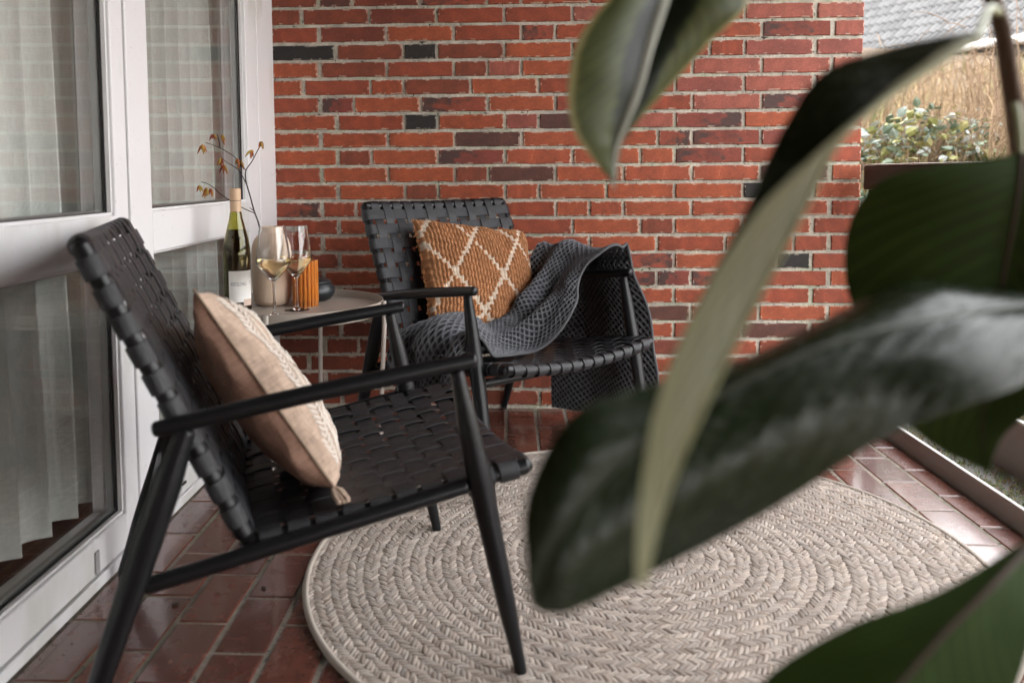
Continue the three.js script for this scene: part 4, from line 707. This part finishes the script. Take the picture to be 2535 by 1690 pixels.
// ---------------------------------------------------------------- rubber plant close to the camera
{
  const pl = thing('rubber_plant', 'tall rubber plant with large glossy dark green leaves beside the rug', 'plant');
  const veinAt = (u, v) => Math.pow(Math.abs(Math.cos((v * 17 - Math.abs(u - .5) * 9 + .25 * fbm(u * 4, v * 6, 249, 2)) * Math.PI)), 14) * sstep(.01, .06, Math.abs(u - .5)) * (.5 + .5 * vnoise(u * 9, v * 20, 247));
  const noise = (s, c, c2, sc) => tex(256, 512, (u, v) => { const k = fbm(u * sc, v * sc * 2, s, 4), vein = veinAt(u, v), dust = fbm(u * 40, v * 80, s + 5, 3) > .66 ? 1 : 0, spot = vnoise(u * 46, v * 92, s + 7) > .93 ? 1 : 0; return [0, 1, 2].map((i) => lerp(lerp(c[i], c2[i], k) * (1 + .35 * vein), [92, 94, 84][i], dust * .16 + spot * .22)); });
  const topM = phy({ map: noise(251, [27, 37, 22], [38, 48, 29], 6), roughness: 1, roughnessMap: tex(256, 512, (u, v) => 44 + 40 * fbm(u * 12, v * 24, 254, 4) + (fbm(u * 40, v * 80, 256, 3) > .66 ? 60 : 0), { srgb: false }), specularIntensity: .5, bumpMap: tex(256, 512, (u, v) => 128 - 40 * veinAt(u, v) + 190 * (fbm(u * 4, v * 9, 253, 3) - .5), { srgb: false }), bumpScale: .002 });
  const underM = phy({ map: noise(261, [100, 102, 68], [124, 123, 90], 5), roughness: .5, transmission: .12, thickness: 0, bumpMap: tex(128, 128, (u, v) => 128 + 60 * Math.sin((v * 34 + Math.abs(u - .5) * 16) * Math.PI), { srgb: false }), bumpScale: .001 });
  const darkUnderM = phy({ map: noise(271, [56, 78, 30], [70, 92, 38], 4), roughness: .6, specularIntensity: .3, transmission: .35, thickness: 0 });
  const ribM = std({ color: new THREE.Color(.36, .38, .2), roughness: .5 }), redRib = std({ color: new THREE.Color(.055, .022, .01), roughness: .6 }), bark = std({ color: new THREE.Color(.12, .07, .035), roughness: .8, bumpMap: tex(64, 128, (u, v) => 255 * fbm(u * 8, v * 30, 281, 3, 8, 30), { srgb: false, ry: 5 }), bumpScale: .002 });
  // each leaf: stations of midrib, left edge, right edge
  const L = {
    A: [[0.185, 1.084, 2.397, 0.156, 1.075, 2.418, 0.224, 1.088, 2.377], [0.174, 1.043, 2.420, 0.118, 1.034, 2.461, 0.257, 1.047, 2.400], [0.159, 1.002, 2.438, 0.092, 0.997, 2.484, 0.220, 1.008, 2.412], [0.147, 0.962, 2.451, 0.083, 0.958, 2.496, 0.181, 0.967, 2.425], [0.135, 0.932, 2.458, 0.087, 0.924, 2.498, 0.153, 0.937, 2.437], [0.125, 0.905, 2.465, 0.103, 0.901, 2.490, 0.134, 0.913, 2.449], [0.123, 0.875, 2.472, 0.121, 0.881, 2.471, 0.126, 0.879, 2.471]],
    B: [[0.361, 0.980, 2.604, 0.364, 0.988, 2.584, 0.350, 0.981, 2.614], [0.300, 0.947, 2.637, 0.301, 0.973, 2.605, 0.289, 0.949, 2.657], [0.265, 0.926, 2.658, 0.243, 0.954, 2.636, 0.250, 0.923, 2.684], [0.239, 0.906, 2.675, 0.209, 0.914, 2.659, 0.218, 0.899, 2.700], [0.213, 0.865, 2.692, 0.185, 0.867, 2.672, 0.176, 0.867, 2.728], [0.180, 0.816, 2.716, 0.151, 0.813, 2.696, 0.136, 0.820, 2.756], [0.143, 0.764, 2.750, 0.119, 0.759, 2.730, 0.109, 0.770, 2.779], [0.118, 0.722, 2.772, 0.104, 0.716, 2.763, 0.099, 0.725, 2.792], [0.102, 0.682, 2.795, 0.097, 0.685, 2.795, 0.095, 0.688, 2.805]],
    C: [[0.492, 0.783, 2.522, 0.501, 0.791, 2.501, 0.479, 0.769, 2.543], [0.431, 0.784, 2.552, 0.449, 0.785, 2.492, 0.405, 0.741, 2.610], [0.340, 0.782, 2.598, 0.353, 0.803, 2.541, 0.337, 0.729, 2.641], [0.263, 0.775, 2.633, 0.270, 0.785, 2.592, 0.280, 0.711, 2.653], [0.196, 0.759, 2.665, 0.193, 0.762, 2.634, 0.207, 0.678, 2.678], [0.134, 0.736, 2.696, 0.118, 0.754, 2.680, 0.138, 0.656, 2.707], [0.091, 0.713, 2.723, 0.071, 0.745, 2.714, 0.093, 0.646, 2.730], [0.062, 0.687, 2.745, 0.044, 0.705, 2.741, 0.064, 0.644, 2.750], [0.046, 0.654, 2.757, 0.043, 0.667, 2.755, 0.051, 0.649, 2.758]],
    D: [[0.474, 0.903, 2.469, 0.470, 0.902, 2.469, 0.479, 0.902, 2.469], [0.469, 0.877, 2.476, 0.354, 0.880, 2.471, 0.515, 0.881, 2.480], [0.460, 0.840, 2.483, 0.332, 0.848, 2.463, 0.542, 0.848, 2.502], [0.449, 0.797, 2.491, 0.326, 0.798, 2.466, 0.531, 0.800, 2.516], [0.439, 0.747, 2.499, 0.342, 0.736, 2.480, 0.495, 0.749, 2.529], [0.428, 0.698, 2.508, 0.367, 0.679, 2.494, 0.457, 0.700, 2.533], [0.423, 0.663, 2.515, 0.399, 0.653, 2.506, 0.435, 0.673, 2.524], [0.423, 0.641, 2.522, 0.420, 0.645, 2.521, 0.425, 0.643, 2.521]],
    E: [[0.399, 0.631, 2.628, 0.396, 0.633, 2.627, 0.402, 0.628, 2.628], [0.352, 0.613, 2.659, 0.319, 0.604, 2.650, 0.374, 0.598, 2.670], [0.313, 0.595, 2.680, 0.254, 0.586, 2.661, 0.348, 0.576, 2.701], [0.276, 0.576, 2.702, 0.199, 0.559, 2.673, 0.318, 0.557, 2.723], [0.241, 0.557, 2.723, 0.174, 0.533, 2.695, 0.275, 0.543, 2.744], [0.209, 0.534, 2.735, 0.179, 0.526, 2.735, 0.217, 0.533, 2.755], [0.191, 0.521, 2.746, 0.188, 0.524, 2.745, 0.193, 0.520, 2.746]],
  };
  const variM = phy({ roughness: .4, specularIntensity: .35, map: tex(256, 256, (u, v) => { const d = Math.abs(u - .5) * 2 + .35 * (fbm(u * 5, v * 7, 255, 4) - .5), m = sstep(.9, .97, Math.abs(u - .5) * 2 + .06 * (fbm(u * 8, v * 20, 258, 3) - .5)), k = fbm(u * 7, v * 14, 257, 4), b = sstep(.3, .42, d), vn = 1 + .25 * veinAt(u, v); return [0, 1, 2].map((i) => lerp(lerp([24, 31, 17][i], [88, 93, 54][i], b * (.7 + .3 * k)) * vn, [168, 160, 112][i], m * .9)); }) });
  const paleRib = std({ color: new THREE.Color(.4, .41, .33), roughness: .5 }), darkRib = std({ color: new THREE.Color(.03, .04, .02), roughness: .4 });
  function leaf(st, top, under, rib, swap, cup, rk = 1) {
    const mk = (o) => new THREE.CatmullRomCurve3(st.map((s) => V(s[o], s[o + 1], s[o + 2])), false, 'centripetal'), m = mk(0), e1 = mk(3), e2 = mk(6);
    const sheet = (off) => gridGeo(16, 44, (a, b) => {
      const c = m.getPoint(b), s = a * 2 - 1, e = (s < 0 ? e1 : e2).getPoint(b), k = Math.abs(s), p = c.clone().lerp(e, k);
      const t = m.getTangent(b), n = V().crossVectors(t, e2.getPoint(b).sub(e1.getPoint(b))).normalize(); if (swap) n.negate();
      const w = c.distanceTo(e); return p.addScaledVector(n, off + cup * w * Math.sin(k * Math.PI) + .0022 * (fbm(a * 5, b * 9, 291, 2) - .5) * Math.min(1, k * 3));
    }, (a, b) => [a, b]);
    const lf = part(pl, 'leaf', sheet(.0004), top); part(lf, 'underside', sheet(-.0005), under);
    const pts = [...Array(14)].map((_, i) => m.getPoint(i / 13)); part(lf, 'midrib', limb(pts, [.0032, .0026, .002, .0014, .0006].map((r) => r * rk), { seg: 8, per: 3 }), rib);
    return lf;
  }
  leaf(L.A, variM, underM, paleRib, false, .1, 2.4); leaf(L.B, topM, underM, ribM, false, .06); leaf(L.C, topM, underM, darkRib, false, .12); leaf(L.D, topM, darkUnderM, redRib, true, -.05, .8); leaf(L.E, topM, darkUnderM, redRib, true, .04, .7);
  const stem = [[.40, 1.30, 2.36], [.445, 1.18, 2.375], [.472, 1.08, 2.39], [.478, 1.026, 2.421], [.482, .97, 2.434], [.488, .911, 2.443], [.496, .808, 2.455], [.515, .693, 2.463], [.53, .5, 2.47], [.535, .24, 2.47]];
  part(pl, 'trunk', limb(stem, [.004, .006, .008, .0095, .011, .013], { seg: 12, per: 4 }), bark);
  for (const [a, b] of [[[.478, 1.03, 2.42], L.B[0]], [[.497, .8, 2.455], L.C[0]], [[.484, .95, 2.437], L.D[0]], [[.52, .62, 2.468], L.E[0]], [[.42, 1.24, 2.365], L.A[0]]]) { const s = V(...a), e = V(b[0], b[1], b[2]), mid = s.clone().lerp(e, .5).add(V(0, .012, 0)); part(pl, 'petiole', limb([s, mid, e], [.004, .0034, .003], { seg: 8, per: 5 }), ribM); }
  const pot = thing('plant_pot', 'round terracotta pot holding the rubber plant', 'pot', { at: [.535, 0, 2.47] });
  part(pot, 'body', lathe([[0, 0], [.1, 0], [.105, .006], [.135, .25], [.142, .25], [.142, .29], [.13, .29], [.122, .23], [0, .23]], 48), std({ color: new THREE.Color(.42, .2, .11), roughness: .85 }));
  part(pot, 'soil', new THREE.CircleGeometry(.121, 32).rotateX(-Math.PI / 2).translate(0, .238, 0), std({ color: new THREE.Color(.03, .02, .014), roughness: 1 }));
}

renderer.render(scene, camera);
